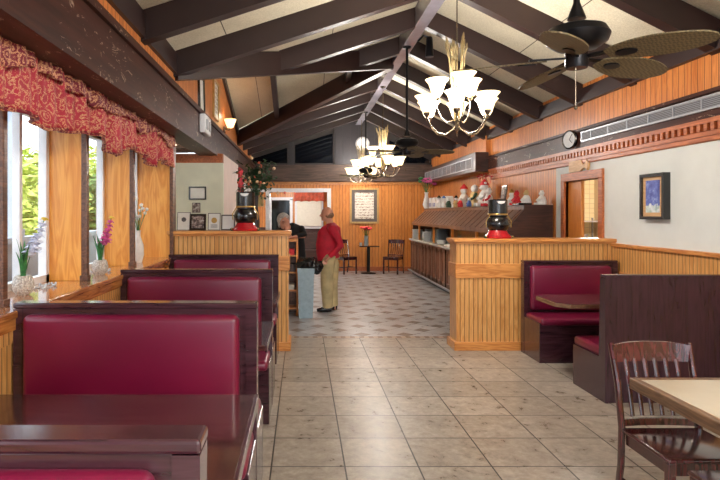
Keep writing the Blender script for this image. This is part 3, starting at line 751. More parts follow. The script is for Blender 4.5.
for s_ in (-1, 1):
    sh_.tube([(mx+.03, my+s_*.08, 1.37), (mx+.04, my+s_*.195, 1.345), (mx+.12, my+s_*.235, 1.2), (mx+.165, my+s_*.25, 1.08), (mx+.07, my+s_*.235, .98), (mx-.01, my+s_*.215, .905)], [.08, .078, .065, .058, .05, .04], 12)
so = sh_.out('shirt', 'shirt_red', mo, True); remesh(so, .012, 3)
MB().tube([(mx+.075, my-.05, 1.42), (mx+.03, my-.075, 1.42), (mx-.03, my-.06, 1.405), (mx-.055, my, 1.39), (mx-.03, my+.06, 1.405), (mx+.03, my+.075, 1.42), (mx+.075, my+.05, 1.42)], [(.012, .022)]*7, 8).out('collar', 'shirt_red', mo, True)
tr = MB()
tr.tube([(mx-.01, my, .96), (mx-.0, my, .84)], [(.165, .14), (.17, .15)], 18)
for s_ in (-1, 1):
    f_ = mx+(.05 if s_ > 0 else -.04)
    tr.tube([(mx+.0, my+s_*.075, .92), (f_, my+s_*.09, .75), (f_-.01, my+s_*.095, .45), (f_+.01, my+s_*.095, .07)], [(.115, .11), (.115, .125), (.10, .105), (.085, .10)], 14)
to = tr.out('trousers', 'khaki', mo, True); remesh(to, .012, 3)
for s_ in (-1, 1):
    f_ = mx+(.06 if s_ > 0 else -.04)
    MB().tube([(f_+.07, my+s_*.095, .045), (f_, my+s_*.095, .05), (f_-.09, my+s_*.1, .04), (f_-.17, my+s_*.105, .03)], [(.035, .04), (.045, .05), (.05, .04), (.035, .025)], 12).out('shoe', 'black', mo, True)
# hair ring round the back of the bald head
hb = MB(); hb.ball((0, -.03, -.02), .098, 3, (.86, .9, .62), R1); ho = hb.out('hair', 'hair_brown_grey', mo, True)
# woman in black leaning on the stand
wx, wy = -.13, 9.72
wm = MB()
R2 = head(wm, (wx-.17, wy-.24, 1.455), (.3, -1, -.16), 1.08)
wm.tube([(wx-.06, wy-.02, 1.33), (wx-.12, wy-.12, 1.37), (wx-.16, wy-.20, 1.40)], [.055, .05, .05], 12)
wm.tube([(wx+.02, wy+.1, .84), (wx+.02, wy+.05, 1.02), (wx-.03, wy, 1.24), (wx-.05, wy-.03, 1.36)], [(.15, .11), (.14, .11), (.16, .11), (.1, .07)], 16)
for s_ in (-1, 1):
    wm.tube([(wx+.02+s_*.08, wy+.1, .88), (wx+.02+s_*.09, wy+.1, .46), (wx+.02+s_*.09, wy+.13, .07)], [.085, .058, .036], 12)
    wm.tube([(wx+.02+s_*.09, wy+.16, .04), (wx+.02+s_*.1, wy-.02, .03)], [.035, .028], 10)
wm.tube([(wx-.05, wy-.02, 1.33), (wx-.22, wy-.04, 1.32), (wx-.22, wy-.40, 1.235), (wx-.11, wy-.36, 1.34)], [.05, .045, .036, .025], 10)
hand(wm, (wx-.105, wy-.355, 1.35), (.0, .12, 1), (-1, 0, 0), curl=-.25)
wm.tube([(wx-.05, wy-.02, 1.33), (wx+.12, wy-.02, 1.33), (wx+.16, wy-.22, 1.22), (wx-.0, wy-.38, 1.215)], [.05, .045, .036, .026], 10)
hand(wm, (wx-.01, wy-.385, 1.21), (-1, -.1, 0), (0, 0, 1), curl=.2)
wo = wm.out('person', 'skin', None, True)
tag(wo, 'grey-haired woman in black with glasses leaning on the stand, hand to her cheek', 'person'); remesh(wo, .0075, 3)
eyes(R2, wo, True)
tp = MB()
tp.tube([(wx+.02, wy+.11, .62), (wx+.02, wy+.1, .84), (wx+.02, wy+.05, 1.02), (wx-.03, wy, 1.24), (wx-.05, wy-.02, 1.35), (wx-.07, wy-.05, 1.40)], [(.19, .14), (.185, .14), (.165, .135), (.19, .13), (.16, .10), (.08, .07)], 18)
tp.tube([(wx-.05, wy-.02, 1.33), (wx-.23, wy-.05, 1.325), (wx-.235, wy-.38, 1.25), (wx-.16, wy-.38, 1.29)], [.07, .062, .05, .045], 12)
tp.tube([(wx-.05, wy-.02, 1.33), (wx+.13, wy-.03, 1.335), (wx+.17, wy-.21, 1.245), (wx+.04, wy-.34, 1.23)], [.07, .06, .05, .042], 12)
o_ = tp.out('top', 'black_cloth', wo, True); remesh(o_, .012, 3)
tr = MB()
for s_ in (-1, 1): tr.tube([(wx+.02+s_*.07, wy+.1, .88), (wx+.02+s_*.09, wy+.1, .46), (wx+.02+s_*.09, wy+.13, .06)], [.11, .08, .06], 12)
o_ = tr.out('trousers', 'black_cloth', wo, True); remesh(o_, .012, 2)
for s_ in (-1, 1): MB().tube([(wx+.02+s_*.09, wy+.18, .045), (wx+.02+s_*.1, wy+.05, .045), (wx+.02+s_*.1, wy-.06, .03)], [.04, .042, .03], 10).out('shoe', 'black', wo, True)
hb = MB(); hb.ball((0, -.03, .035), .122, 3, (.86, .88, .95), R2); hb.ball((-.045, .03, .085), .05, 2, (1.1, .9, .7), R2); hb.ball((.035, .035, .09), .045, 2, (1.1, .9, .7), R2); hb.ball((.06, -.02, -.03), .05, 2, (.6, 1, 1.5), R2); hb.ball((-.06, -.02, -.03), .05, 2, (.6, 1, 1.5), R2)
hb.out('hair', 'hair_grey', wo, True)

# hostess stand, bin, bag
t = thing('hostess_stand', (-.26, 9.2, 0), 'open oak stand with shelves behind the end of the left partition', 'stand')
MB().box(-.2, .2, -.2, .2, 1.15, 1.19, .006).out('top', 'oak_rail_x', t)
for s_ in (-.2, .17): MB().box(s_, s_+.03, -.18, .18, 0, 1.15).out('side_panel', 'oak_rail_z', t)
MB().box(-.17, .17, .15, .18, 0, 1.15).out('back_panel', 'hood_wood_y', t)
for z in (.1, .38, .66, .92): MB().box(-.17, .17, -.17, .15, z, z+.025).out('shelf', 'oak_rail_x', t)
for i, (z, m_, h) in enumerate(((.945, 'petal_red', .09), (.685, 'hood_end', .12), (.405, 'paper', .08))):
    tag(B(-.14, .14, -.15, .1, 0, h, .004).out('menu_stack', m_, None, loc=(-.26, 9.2, z)), ['red menus on the top shelf of the oak stand', 'dark box on the middle shelf of the oak stand', 'white papers on the lower shelf of the oak stand'][i], 'menus')
t = thing('trash_bin', (.06, 8.93, 0), 'pale blue-grey plastic bin beside the oak stand', 'bin')
def frustum(a, b, z0, z1, a2, b2):
    mb = MB(); vs = [(-a, -b, z0), (a, -b, z0), (a, b, z0), (-a, b, z0), (-a2, -b2, z1), (a2, -b2, z1), (a2, b2, z1), (-a2, b2, z1)]
    mb._add(vs, [(0, 3, 2, 1), (4, 5, 6, 7), (0, 1, 5, 4), (1, 2, 6, 5), (2, 3, 7, 6), (3, 0, 4, 7)]); return mb
frustum(.105, .13, 0, .74, .125, .17).out('body', 'bin_grey', t)
frustum(.13, .175, .70, .76, .13, .175).out('rim', 'bin_grey', t)
bg = MB()
for i in range(9):
    a = i*2*PI/9; bg.ball((.03+.11*math.cos(a), .1*math.sin(a), .05+.02*math.sin(3*a)), .075, 2, (1, 1, 1.2))
bg.ball((.03, 0, .06), .13, 3, (1, 1, .7)); bg.ball((.17, -.05, -.01), .075, 2, (1, 1, 1.3)); bg.ball((.21, .02, .02), .06, 2, (1, 1, 1.4))
bo = bg.out('trash_bag', 'bag_black', None, True, loc=(.06, 8.93, .765)); tag(bo, 'crumpled black plastic bag spilling over the bin', 'bag'); remesh(bo, .012, 1)
tx = bpy.data.textures.new('crumple', 'CLOUDS'); tx.noise_scale = .06; m = bo.modifiers.new('d', 'DISPLACE'); m.texture = tx; m.strength = .05

# ------------------------------------------------------------------ buffet
t = thing('buffet_counter', (3.2, 12.0, 0), 'long panelled brown buffet counter with pale top along the right wall', 'buffet')
fx = -.32
MB().box(fx, .44, -3.5, 3.3, .1, .89).out('body', 'buffet_wood', t)
MB().box(fx-.05, .44, -3.55, 3.35, .89, .93, .006).out('worktop', 'counter_top', t)
MB().box(fx+.03, .44, -3.5, 3.3, 0, .1).out('plinth', 'black_metal', t)
for i in range(18):
    y = -3.4+i*.375
    mb = MB().box(fx-.018, fx, y, y+.04, .12, .86).box(fx-.018, fx, y+.25, y+.29, .12, .86).box(fx-.018, fx, y, y+.29, .12, .2).prism([(y, .86), (y, .74), (y+.06, .80), (y+.145, .82), (y+.23, .80), (y+.29, .74), (y+.29, .86)], fx-.018, fx, 'X')
    mb.out('panel_moulding', 'buffet_wood', t)
MB().box(fx-.09, fx-.06, -3.5, 3.3, .1, .13).box(fx-.06, fx, -3.5, -3.46, .1, .13).box(fx-.06, fx, 3.2, 3.24, .1, .13).out('tray_rail', 'grey_metal', t)
t = thing('buffet_hood', (3.2, 12.0, .93), 'sloping brown wooden hood with a display shelf above the buffet', 'hood')
HY0, HY1 = -3.58, 3.3
pf = [(-.30, .36), (-.30, .42), (.02, .72), (.02, .765), (.44, .765), (.44, .73), (.06, .73), (.06, .70), (-.26, .38), (-.26, .36)]
MB().prism(pf, HY0+.03, HY1, 'Y').out('slope', 'hood_slope', t)
MB().box(.02, .44, HY0, HY1, .766, .785).out('display_shelf', 'hood_wood_y', t)
MB().prism([(-.30, .34), (.02, .72), (.02, .79), (.44, .79), (.44, .10), (-.02, .10), (-.22, .30)], HY0-.01, HY0+.03, 'Y').out('end_panel', 'hood_end', t)
MB().box(.40, .44, HY0+.03, HY1, 0, .73).out('back_panel', 'hood_end', t)
for y in (-2.2, -.6, 1.0, 2.6): MB().box(-.26, -.22, y, y+.05, 0, .37).out('post', 'oak_rail_z', t)
MB().box(-.28, .4, HY1-.04, HY1, 0, .45).out('end_panel', 'hood_wood_y', t)
MB().box(-.27, -.26, HY0+.1, -.6, .1, .36).out('sneeze_guard', 'window_glass', t)
for i in range(22):
    y = HY0+.1+i*.31
    mb = MB(); a, b = Vector((-.29, y, .425)), Vector((.015, y, .715)); mb.tube([a, b], .012, 6); mb.out('batten', 'hood_wood_y', t)
# plate stacks
def plates(x, y, nn, r, m_, label):
    mb = MB()
    for i in range(nn): mb.lathe([(r*.6, 0), (r*.65, .004), (r, .014), (r, .018), (r*.6, .008)], 24, (0, 0, i*.0125))
    return tag(mb.out('plate_stack', m_, None, True, loc=(x, y, .93)), label, 'plates', 'plate stacks on the buffet', 'stuff')
for i, (x, y, nn, r, m_, lb) in enumerate([(2.95, 14.8, 20, .14, 'plate_white', 'a'), (3.12, 14.1, 22, .14, 'plate_blue', 'b'), (2.97, 13.7, 18, .13, 'plate_white', 'c'), (3.16, 13.1, 24, .14, 'plate_blue', 'd')]):
    for j in range(nn):
        o = MB().lathe([(r*.6, 0), (r*.65, .004), (r, .012), (r, .016), (r*.6, .008)], 20).out('dinner_plate', m_, None, True, loc=(x, y, .93+j*.0125)) if j == 0 else None
        if j == 0: base = o
        else:
            o = base.copy(); C.objects.link(o); o.location.z = .93+j*.0125
        tag(o, ['white dinner plate in the stack at the far end of the buffet', 'blue-grey plate in the second stack from the far buffet end', 'white plate in the third, lower stack on the buffet', 'blue-grey plate in the tallest stack, nearest of the four'][i], 'plate', ['far white plate stack', 'second plate stack', 'third plate stack', 'tallest plate stack'][i])
tag(MB().lathe([(.05, 0), (.09, .02), (.10, .09), (.095, .09), (.085, .03), (.0, .02)], 20).out('soup_bowl', 'plate_white', None, True, loc=(2.98, 12.4, .93)), 'small white bowl on the buffet right of the plate stacks', 'bowl')
tag(B(-.1, .1, -.35, .35, 0, .03, .01).out('serving_tray', 'plate_white', None, loc=(3.0, 11.5, .93)), 'long pale tray lying on the buffet top near the oak partition', 'tray')
tag(B(-.12, .12, -.2, .2, 0, .05, .01).out('serving_tray', 'plate_blue', None, loc=(3.02, 10.6, .93)), 'grey tray on the buffet hidden behind the oak partition end', 'tray')

# figures on the display shelf (z = .93+.785 = 1.715)
SZ = 1.717
def figure(y, x, h, body, hat, label, kind='figurine', head_m='figure_white', fat=1.0, arms=None, ears=False, cat='figurine'):
    t = thing(kind, (x, y, SZ), label, cat, 'ornaments on the display shelf')
    r = h*.24*fat
    MB().lathe([(r*.8, 0), (r, h*.06), (r*.98, h*.25), (r*.7, h*.5), (r*.4, h*.6)], 14).out('body', body, t, True)
    hd = MB().ball((0, 0, h*.72), h*.155, 2)
    if ears:
        for s_ in (-1, 1): hd.ball((0, s_*h*.12, h*.86), h*.06, 2)
        hd.ball((-h*.13, 0, h*.69), h*.06, 2)
    hd.out('head', head_m, t, True)
    for s_ in (-1, 1): MB().tube([(0, s_*r*.7, h*.52), (-r*.5, s_*r*1.1, h*.36), (-r*.9, s_*r*.6, h*.3)], [h*.06, h*.055, h*.05], 8).out('arm', arms or body, t, True)
    if ears:
        for s_ in (-1, 1): MB().tube([(-r*.4, s_*r*.6, h*.07), (-r*1.4, s_*r*.8, h*.08)], [h*.08, h*.07], 8).out('leg', arms or body, t, True)
    if hat: MB().lathe([(h*.17, h*.80), (h*.17, h*.84), (h*.10, h*.93), (.001, h*1.04)], 12).out('hat', hat, t, True)
    return t
for i in range(5):
    y = 14.55-i*.40
    t = thing('ceramic_house', (3.28, y, SZ), ['white and blue ceramic house at the far end of the display shelf', 'second white and blue ceramic house along the shelf', 'middle white and blue ceramic house of the five', 'fourth white and blue ceramic house along the shelf', 'white and blue ceramic house nearest the small white figures'][i], 'ornament', 'ornaments on the display shelf')
    MB().box(-.06, .06, -.16, .16, 0, .16, .005).out('wall', 'figure_white', t)
    MB().prism([(-.17, .15), (.17, .15), (.08, .26), (-.08, .26)], -.07, .07, 'X').out('roof', 'figure_white', t)
    for q in (-.09, .05): MB().box(-.064, -.055, q, q+.06, .04, .13).out('window', 'figure_blue', t)
figure(13.2, 3.12, .28, 'figure_white', 'black', 'thin white snowman figure with black hat before the ceramic houses')
figure(12.75, 3.12, .26, 'figure_white', 'figure_blue', 'small white figure with blue hat left of the red-hatted figure')
figure(12.45, 3.15, .24, 'figure_green', None, 'squat green figure with white head on the display shelf')
figure(12.1, 3.38, .48, 'figure_white', 'petal_red', 'tall white figure in a red hat left of the green wreath figure')
figure(11.85, 3.15, .24, 'figure_tan', 'black', 'small tan figure beside the tall red-hatted one')
figure(11.35, 3.38, .50, 'figure_tan', None, 'tall tan figure with dark green wreath under the poinsettia', arms='figure_green')
figure(10.75, 3.38, .50, 'figure_white', 'petal_red', 'tall white bear figure with small red hat right of the poinsettia', ears=True)
figure(10.25, 3.30, .36, 'figure_white', None, 'seated white bear holding red heart near the black urn', ears=True, arms='petal_red')
figure(9.55, 3.45, .27, 'figure_white', 'gold', 'small white angel figure with gold cap just right of the black urn')
figure(8.86, 3.28, .25, 'petal_red', None, 'red bear sitting at the near end of the shelf', ears=True, head_m='petal_red', fat=1.1)
figure(8.66, 3.35, .25, 'figure_white', None, 'white bear with tan head between the red and the last bear', ears=True, head_m='figure_tan', fat=1.2)
figure(8.56, 3.54, .24, 'figure_white', None, 'white bear at the very end of the shelf by the cream wall', ears=True, fat=1.2)
figure(10.9, 3.14, .20, 'figure_blue', None, 'tiny blue figure with white head before the tall bear')
figure(11.5, 3.14, .22, 'petal_red', None, 'tiny red figure with white head before the wreath figure')
t = thing('poinsettia', (3.5, 11.05, SZ), 'red poinsettia in dark pot standing above the tall shelf figures', 'flowers')
MB().lathe([(.07, 0), (.10, .16), (.11, .16), (.1, .14), (0, .14)], 16).out('pot', 'figure_green', t, True)
mb = MB(); mc = MB()
for i in range(26):
    a = random.uniform(0, 2*PI); z = random.uniform(.2, .55); rr = random.uniform(.04, .16)
    c = (rr*math.cos(a), rr*math.sin(a), z); mb.leaf((0, 0, .13), c, .035, .03)
for i in range(7):
    a = i*2*PI/7; rr = .13 if i else 0; c = Vector((rr*math.cos(a), rr*math.sin(a), .52+.1*random.random()))
    for j in range(6):
        b = j*PI/3; mc.leaf(c, c+Vector((.08*math.cos(b), .08*math.sin(b), .02)), .02, .01)
    mc.tube([(0, 0, .13), c], .004, 5)
mb.out('foliage', 'leaf_dark', t); mc.out('flower', 'petal_red', t)
t = thing('flower_vase', (3.24, 15.1, SZ), 'white vase of pink flowers at the far end of the buffet shelf', 'vase')
MB().lathe([(.06, 0), (.1, .1), (.05, .3), (.04, .38), (.06, .42)], 16).out('vase', 'figure_white', t, True)
mb = MB(); mc = MB()
for i in range(14):
    a = i*2.4; rr = .05+.012*i; c = Vector((rr*math.cos(a), rr*math.sin(a), .62+.2*random.random())); mb.tube([(0, 0, .38), c], .005, 5)
    (mc if i % 3 else mb).ball(c, .06, 2, (1, 1, .7))
mb.out('stems', 'leaf_green', t); mc.out('blossom', 'petal_pink', t, True)
t = thing('photo_frame', (3.44, 9.95, SZ), 'tilted picture frame with bluish picture behind the black urn', 'picture')
MB().box(-.012, .012, -.11, .11, 0, .36, .004, 2, Matrix.Rotation(.12, 4, 'Y')).out('frame', 'black', t); MB().box(-.016, -.012, -.09, .09, .03, .33, 0, 2, Matrix.Rotation(.12, 4, 'Y')).out('picture', 'picture_photo', t)
tag(MB().box(-.1, .1, -.16, .1, 0, .03, .01).out('tray', 'black', None, loc=(3.26, 8.62, SZ)), 'flat black tray under the bears at the shelf end', 'tray')
# black dish and papers lying on the hood's slope ledge are omitted where hidden

# ------------------------------------------------------------------ urns on the partitions
def urn(loc, label, bottom_only=False):
    t = thing('lidded_urn', loc, label, 'urn', None)
    MB().lathe([(.155, 0), (.16, .02), (.12, .06), (.10, .1), (.115, .11)], 28).out('base', 'red_gloss', t, True)
    MB().lathe([(.10, .09), (.125, .12), (.14, .17), (.12, .23), (.095, .26)], 28).out('belly', 'black', t, True)
    MB().lathe([(.095, .255), (.11, .265), (.112, .45), (.1, .46), (.0, .462)], 28).out('cylinder', 'black', t, True)
    MB().lathe([(.113, .275), (.116, .28), (.116, .288), (.113, .293)], 28).out('band', 'gold', t, True)
    MB().prism([(-.05, .44), (.05, .44), (.035, .415), (0, .405), (-.035, .415)], -.122, -.105, 'Y').out('emblem', 'figure_white', t)
    for s_ in (-1, 1):
        MB().tube([(s_*.1, -.03, .28), (s_*.15, -.03, .2), (s_*.145, -.03, .13)], .006, 6).out('handle', 'gold', t, True)
        ft = MB().ball((s_*.155, -.04, .018), .026, 2, (1, 1, .7)).out('foot', 'figure_green', t, True)
        MB().ball((s_*.155, -.062, .024), .010, 2).out('foot_knob', 'gold', ft, True)
    return t
u1 = urn((2.33, 6.9, 1.30), 'black urn with gold band and red base on the right oak partition')
dup(u1, (-.67, 6.88, 1.39), 'black urn with gold band and red base on the left oak partition, flowers behind')
t = thing('flower_arrangement', (-.56, 7.06, 1.39), 'bushy cream and rust flower arrangement behind the left black urn', 'flowers')
MB().lathe([(.04, 0), (.045, .1), (.025, .3), (.035, .42)], 12).out('vase', 'gable_dark', t, True)
mb = MB(); mc = MB(); mr = MB()
for i in range(260):
    v = Vector((max(-1.2, min(1.2, random.gauss(0, .55))), random.gauss(0, .3), max(-1.1, min(1.1, random.gauss(0, .5)))))*.2; v.x += .02; v.z += .62
    d = Vector((random.uniform(-1, 1), random.uniform(-1, 1), random.uniform(-.5, 1))).normalized()*.07; mb.leaf(v, v+d, .018, .01)
    if i % 5 == 0: mb.tube([(0, 0, .4), v*.6+Vector((0, 0, .22)), v], .003, 5)
for i in range(16):
    a = -1.2+i*.05; mb.leaf((-.14-.002*i, .0, .30+.015*i), (-.22-.03*math.sin(i), .02*math.cos(i*2), .22+.017*i), .022, .01)
mb.tube([(0, 0, .40), (-.1, 0, .48), (-.18, 0, .38)], .004, 5)
for i in range(11): v = Vector((.05+random.gauss(0, .1), -.05+random.uniform(-.03, .03), .60+random.gauss(0, .09))); mc.ball(v, .02, 2); mr.ball(v+Vector((random.gauss(0, .06), 0, random.gauss(0, .05))), .016, 2)
mb.out('foliage', 'leaf_dark', t); mc.out('blossom', 'petal_cream', t, True); o = mr.out('blossom', 'curtain_rust', t, True)
# frames on the left partition and alcove wall
def leaning(x, w_, h, fm, pm_, label, y=7.06, z=1.39, b=.015, par=None):
    t = thing('picture_frame', (x, y, z), label, 'picture', 'frames on the left partition')
    Rm = Matrix.Rotation(-.14, 4, 'X')
    MB().box(-w_/2, -w_/2+b, -.008, .008, 0, h, 0, 2, Rm).box(w_/2-b, w_/2, -.008, .008, 0, h, 0, 2, Rm).box(-w_/2+b, w_/2-b, -.008, .008, 0, b, 0, 2, Rm).box(-w_/2+b, w_/2-b, -.008, .008, h-b, h, 0, 2, Rm).out('frame', fm, t)
    MB().box(-w_/2+b, w_/2-b, -.002, .006, b, h-b, 0, 2, Rm).out('picture', pm_, t)
    return t
o = leaning(-1.27, .20, .20, 'black', 'picture_photo', 'black-framed group photo on the left partition', b=.025)
LC = leaning(-1.44, .16, .22, 'mat_dark', 'paper', 'white certificate in a thin frame, leftmost on the left partition', b=.006)
MB().lathe([(.03, 0), (.03, .004), (0, .004)], 7, (0, 0, 0), Matrix.Translation((0, .012, .13)) @ Matrix.Rotation(PI/2-.14, 4, 'X')).out('crest', 'ink', LC)
t = leaning(-1.07, .15, .21, 'mat_dark', 'paper', 'white certificate with gold seal right of the black-framed photo', b=.007)
MB().lathe([(.035, 0), (.035, .004), (0, .004)], 20, (0, 0, 0), Matrix.Translation((0, .012, .12)) @ Matrix.Rotation(PI/2-.14, 4, 'X')).out('gold_seal', 'gold', t)
for q in range(4): MB().box(-.04, .04, .003-.008*0, .0045, .03+q*.012, .034+q*.012, 0, 2, Matrix.Rotation(-.14, 4, 'X') @ Matrix.Translation((0, -.008, 0))).out('text_line', 'ink', t)
leaning(-.90, .17, .19, 'mat_dark', 'paper', 'thin dark-framed paper just left of the urn on the partition')

def wall_frame(x, z, w_, h, y, fm, pm_, label, b=.02, name='picture_frame'):
    t = thing(name, (x, y, z), label, 'picture')
    MB().box(-w_/2, -w_/2+b, -.03, 0, -h/2, h/2).box(w_/2-b, w_/2, -.03, 0, -h/2, h/2).box(-w_/2+b, w_/2-b, -.03, 0, -h/2, -h/2+b).box(-w_/2+b, w_/2-b, -.03, 0, h/2-b, h/2).out('frame', fm, t)
    MB().box(-w_/2+b, w_/2-b, -.012, 0, -h/2+b, h/2-b).out('picture', pm_, t)
    return t
wall_frame(-1.58, 1.90, .26, .20, 8.8, 'black', 'paper', 'small black frame hanging on the cream alcove wall')
wall_frame(-1.60, 1.68, .12, .15, 8.8, 'mat_dark', 'picture_photo', 'small dark photo pinned below the black frame in the alcove', .006)
# ------------------------------------------------------------------ pictures and fixtures
t = wall_frame(1.72, 1.80, .80, .98, YF, 'frame_gold', 'mat_dark', 'large gold-framed lettered picture on the orange far wall', .05)
MB().box(-.26, .26, -.02, -.012, -.36, .36).out('print', 'picture_script', t)
t = thing('picture_frame', (XR, 5.95, 1.77), 'deep black-framed blue picture on the cream right wall', 'picture')
W2, H2 = .205, .235
MB().box(-.07, 0, -W2, -W2+.035, -H2, H2).box(-.07, 0, W2-.035, W2, -H2, H2).box(-.07, 0, -W2+.035, W2-.035, H2-.035, H2).box(-.07, 0, -W2+.035, W2-.035, -H2, -H2+.03).out('frame', 'black', t)
MB().box(-.05, -.0, -W2+.035, W2-.035, -H2+.03, H2-.035).out('mat_board', 'pale_board', t)
o = MB().box(-.055, -.05, -.115, .115, 0, .33).out('picture', 'picture_blue', t); o.location = (0, 0, -.165)
# cutting board over the door
t = MB().prism([(-.20, .0), (.12, 0), (.15, .02), (.22, .04), (.27, .02), (.30, .0), (.32, .05), (.33, .1), (.28, .14), (.25, .09), (.18, .08), (.13, .15), (.09, .17), (-.20, .17)], -.03, 0, 'X').out('cutting_board', 'pale_board', None, loc=(XR-.005, 7.66, 2.145))
t.rotation_euler = (PI*0, 0, 0); t.scale = (1, -1, 1)
tag(t, 'pale wooden cutting board with a fish-tail handle on top of the door frame', 'cutting board')
# vents and clocks
def vent(y0, y1, x, z0, z1, label):
    t = thing('air_vent', (x, y0, z0), label, 'vent'); L = y1-y0; h = z1-z0
    MB().box(-.02, 0, 0, L, 0, .018).box(-.02, 0, 0, L, h-.018, h).box(-.02, 0, 0, .02, .018, h-.018).box(-.02, 0, L-.02, L, .018, h-.018).out('frame', 'grey_metal', t)
    MB().box(-.008, 0, .02, L-.02, .018, h-.018).out('grille', 'vent_grille', t)
    y = .4
    while y < L-.1: MB().box(-.018, -.008, y, y+.012, .018, h-.018).out('divider', 'grey_metal', t); y += .4
vent(3.2, 7.45, XR-.05, 2.51, 2.64, 'long grey air vent in the dark beam above the cream wall')
vent(11.4, 15.7, XR-.30, 2.47, 2.69, 'long grey air vent on the dark box at the far right')
def clock(loc, R, face, label, rot, m_='black'):
    t = thing('wall_clock', loc, label, 'clock', None); t.rotation_euler = rot
    MB().lathe([(R, 0), (R, .03), (R*.86, .04), (R*.86, .02), (R, 0)], 32).out('rim', m_, t, True)
    MB().lathe([(R*.88, 0), (R*.88, .022), (0, .022)], 32).out('face', face, t)
    for a, L in ((.6, .7), (2.4, .5)): MB().tube([(0, 0, .026), (R*L*math.sin(a), R*L*math.cos(a), .026)], .004, 5).out('hand', 'black', t)
    MB().lathe([(R*.84, .02), (R*.84, .025), (R*.8, .025), (R*.8, .02)], 32).out('minute_ring', 'white_trim' if m_ == 'black' else 'mat_dark', t)
clock((XR-.09, 7.68, 2.57), .125, 'white_paint', 'oval-looking black-rimmed clock at the left end of the long vent', (PI/2, 0, -PI/2+.35))
clock((1.66, YF-.075, 3.50), .19, 'figure_white', 'round white clock high on the grey boards of the far gable', (PI/2, 0, 0), 'grey_metal')
# left upper wall: frames, sconce, emergency light on the beam
def side_frame(y, z, w_, h, fm, pm_, label, tilt=0):
    t = thing('picture_frame', (LX, y, z), label, 'picture'); t.rotation_euler = (tilt, 0, 0)
    MB().box(0, .03, -w_/2, -w_/2+.04, -h/2, h/2).box(0, .03, w_/2-.04, w_/2, -h/2, h/2).box(0, .03, -w_/2+.04, w_/2-.04, -h/2, -h/2+.04).box(0, .03, -w_/2+.04, w_/2-.04, h/2-.04, h/2).out('frame', fm, t)
    MB().box(0, .012, -w_/2+.04, w_/2-.04, -h/2+.04, h/2-.04).out('picture', pm_, t)
side_frame(9.35, 3.42, .55, .62, 'frame_gold', 'picture_script', 'gold-framed picture on the orange gable wall above the sconce')
side_frame(8.0, 3.22, .42, .5, 'black', 'paper', 'dark-framed picture left of the gold-framed one on the gable wall', .12)
t = thing('wall_sconce', (LX, 10.35, 3.1), 'lit wall sconce on the orange gable wall', 'lamp')
MB().box(0, .03, -.05, .05, -.08, .04, .01).tube([(.03, 0, 0), (.1, 0, -.02), (.1, 0, .03)], .012, 8).out('bracket', 'nickel', t)
MB().lathe([(.05, .02), (.075, .08), (.11, .17), (.10, .17), (.04, .03)], 20, (.12, 0, 0)).out('shade', 'sconce_glow', t, True)
pl = bpy.data.lights.new('sconce', 'POINT'); pl.energy = 1.2; pl.color = (1, .82, .6); pl.shadow_soft_size = .05
po = bpy.data.objects.new('sconce_bulb', pl); C.objects.link(po); po.location = (LX+.14, 10.35, 3.32)
t = thing('emergency_light', (-1.3, 7.55, 2.74), 'small white emergency light box fixed to the long dark beam', 'lamp')
MB().box(0, .08, -.22, .22, -.12, .12, .015).out('housing', 'white_paint', t)
for y in (-.11, .11): MB().box(.08, .095, y-.05, y+.05, -.07, .06, .008).out('lens', 'grey_metal', t)
# security lamp hanging from the ridge
t = thing('spot_lamp', (1.72, 8.1, 4.0), 'small black spot lamp by the ridge above the second fan rod', 'lamp')
MB().tube([(-.1, 0, .0), (-.02, 0, .08), (.05, 0, .05)], .015, 8).out('arm', 'black_metal', t)
MB().lathe([(.03, .06), (.045, .04), (.06, -.22), (.05, -.22)], 14, (.06, 0, 0)).out('housing', 'black_metal', t, True)

# ------------------------------------------------------------------ fans
def fan(loc, label, ang, ridge=4.02):
    t = thing('ceiling_fan', loc, label, 'fan', 'ceiling fans along the ridge')      # loc at blade level
    MB().lathe([(.03, .06), (.11, .065), (.16, .10), (.172, .135), (.15, .175), (.08, .20), (.0, .202)], 32).out('motor_housing', 'black_metal', t, True)
    MB().lathe([(.0, -.045), (.055, -.045), (.06, -.03), (.062, .04), (.03, .07)], 24).out('switch_housing', 'black_metal', t, True)
    L = ridge-loc[2]
    MB().lathe([(.05, .23), (.018, .32), (.018, L-.08), (.06, L-.06), (.065, L)], 16).out('down_rod', 'black_metal', t, True)
    for i in range(5):
        a = ang+i*2*PI/5; Rm = Matrix.Rotation(a, 4, 'Z') @ Matrix.Rotation(-.24, 4, 'X')
        mb = MB(); N = 20; vs = []
        for j in range(N+1):
            u = j/N; x = .16+.51*u; w_ = .012+.098*math.sin(PI*min(1, u*.93+.04))**.62
            if j == N: w_ = .02
            dz = -.02*u
            vs += [(x, -w_, dz), (x, w_, dz), (x, w_, dz+.008), (x, -w_, dz+.008)]
        fs = []
        for j in range(N):
            b = j*4; fs += [(b+q, b+(q+1) % 4, b+4+(q+1) % 4, b+4+q) for q in range(4)]
        fs += [(0, 1, 2, 3), (N*4+3, N*4+2, N*4+1, N*4)]
        mb._add(vs, fs, Rm); bl = mb.out('blade', 'woven_blade', t)
        MB().box(.05, .25, -.018, .018, .008, .02, .004, 2, Rm).lathe([(.045, -.012), (.045, -.004), (0, -.004)], 16, (.26, 0, 0), Rm, 1.2, .7).out('blade_iron', 'black_metal', bl)
    if True:
        MB().tube([(-.02, -.03, -.04), (-.02, -.03, -.26)], .0025, 5).ball((-.02, -.03, -.27), .012, 1).out('pull_chain', 'nickel', t)
    return t
f1 = fan((1.53, 3.23, 2.45), 'nearest ceiling fan with brown woven leaf-shaped blades', math.radians(21))
dup(f1, (1.53, 8.45, 2.49), 'second ceiling fan between the two nearer chandeliers', None, -.55)
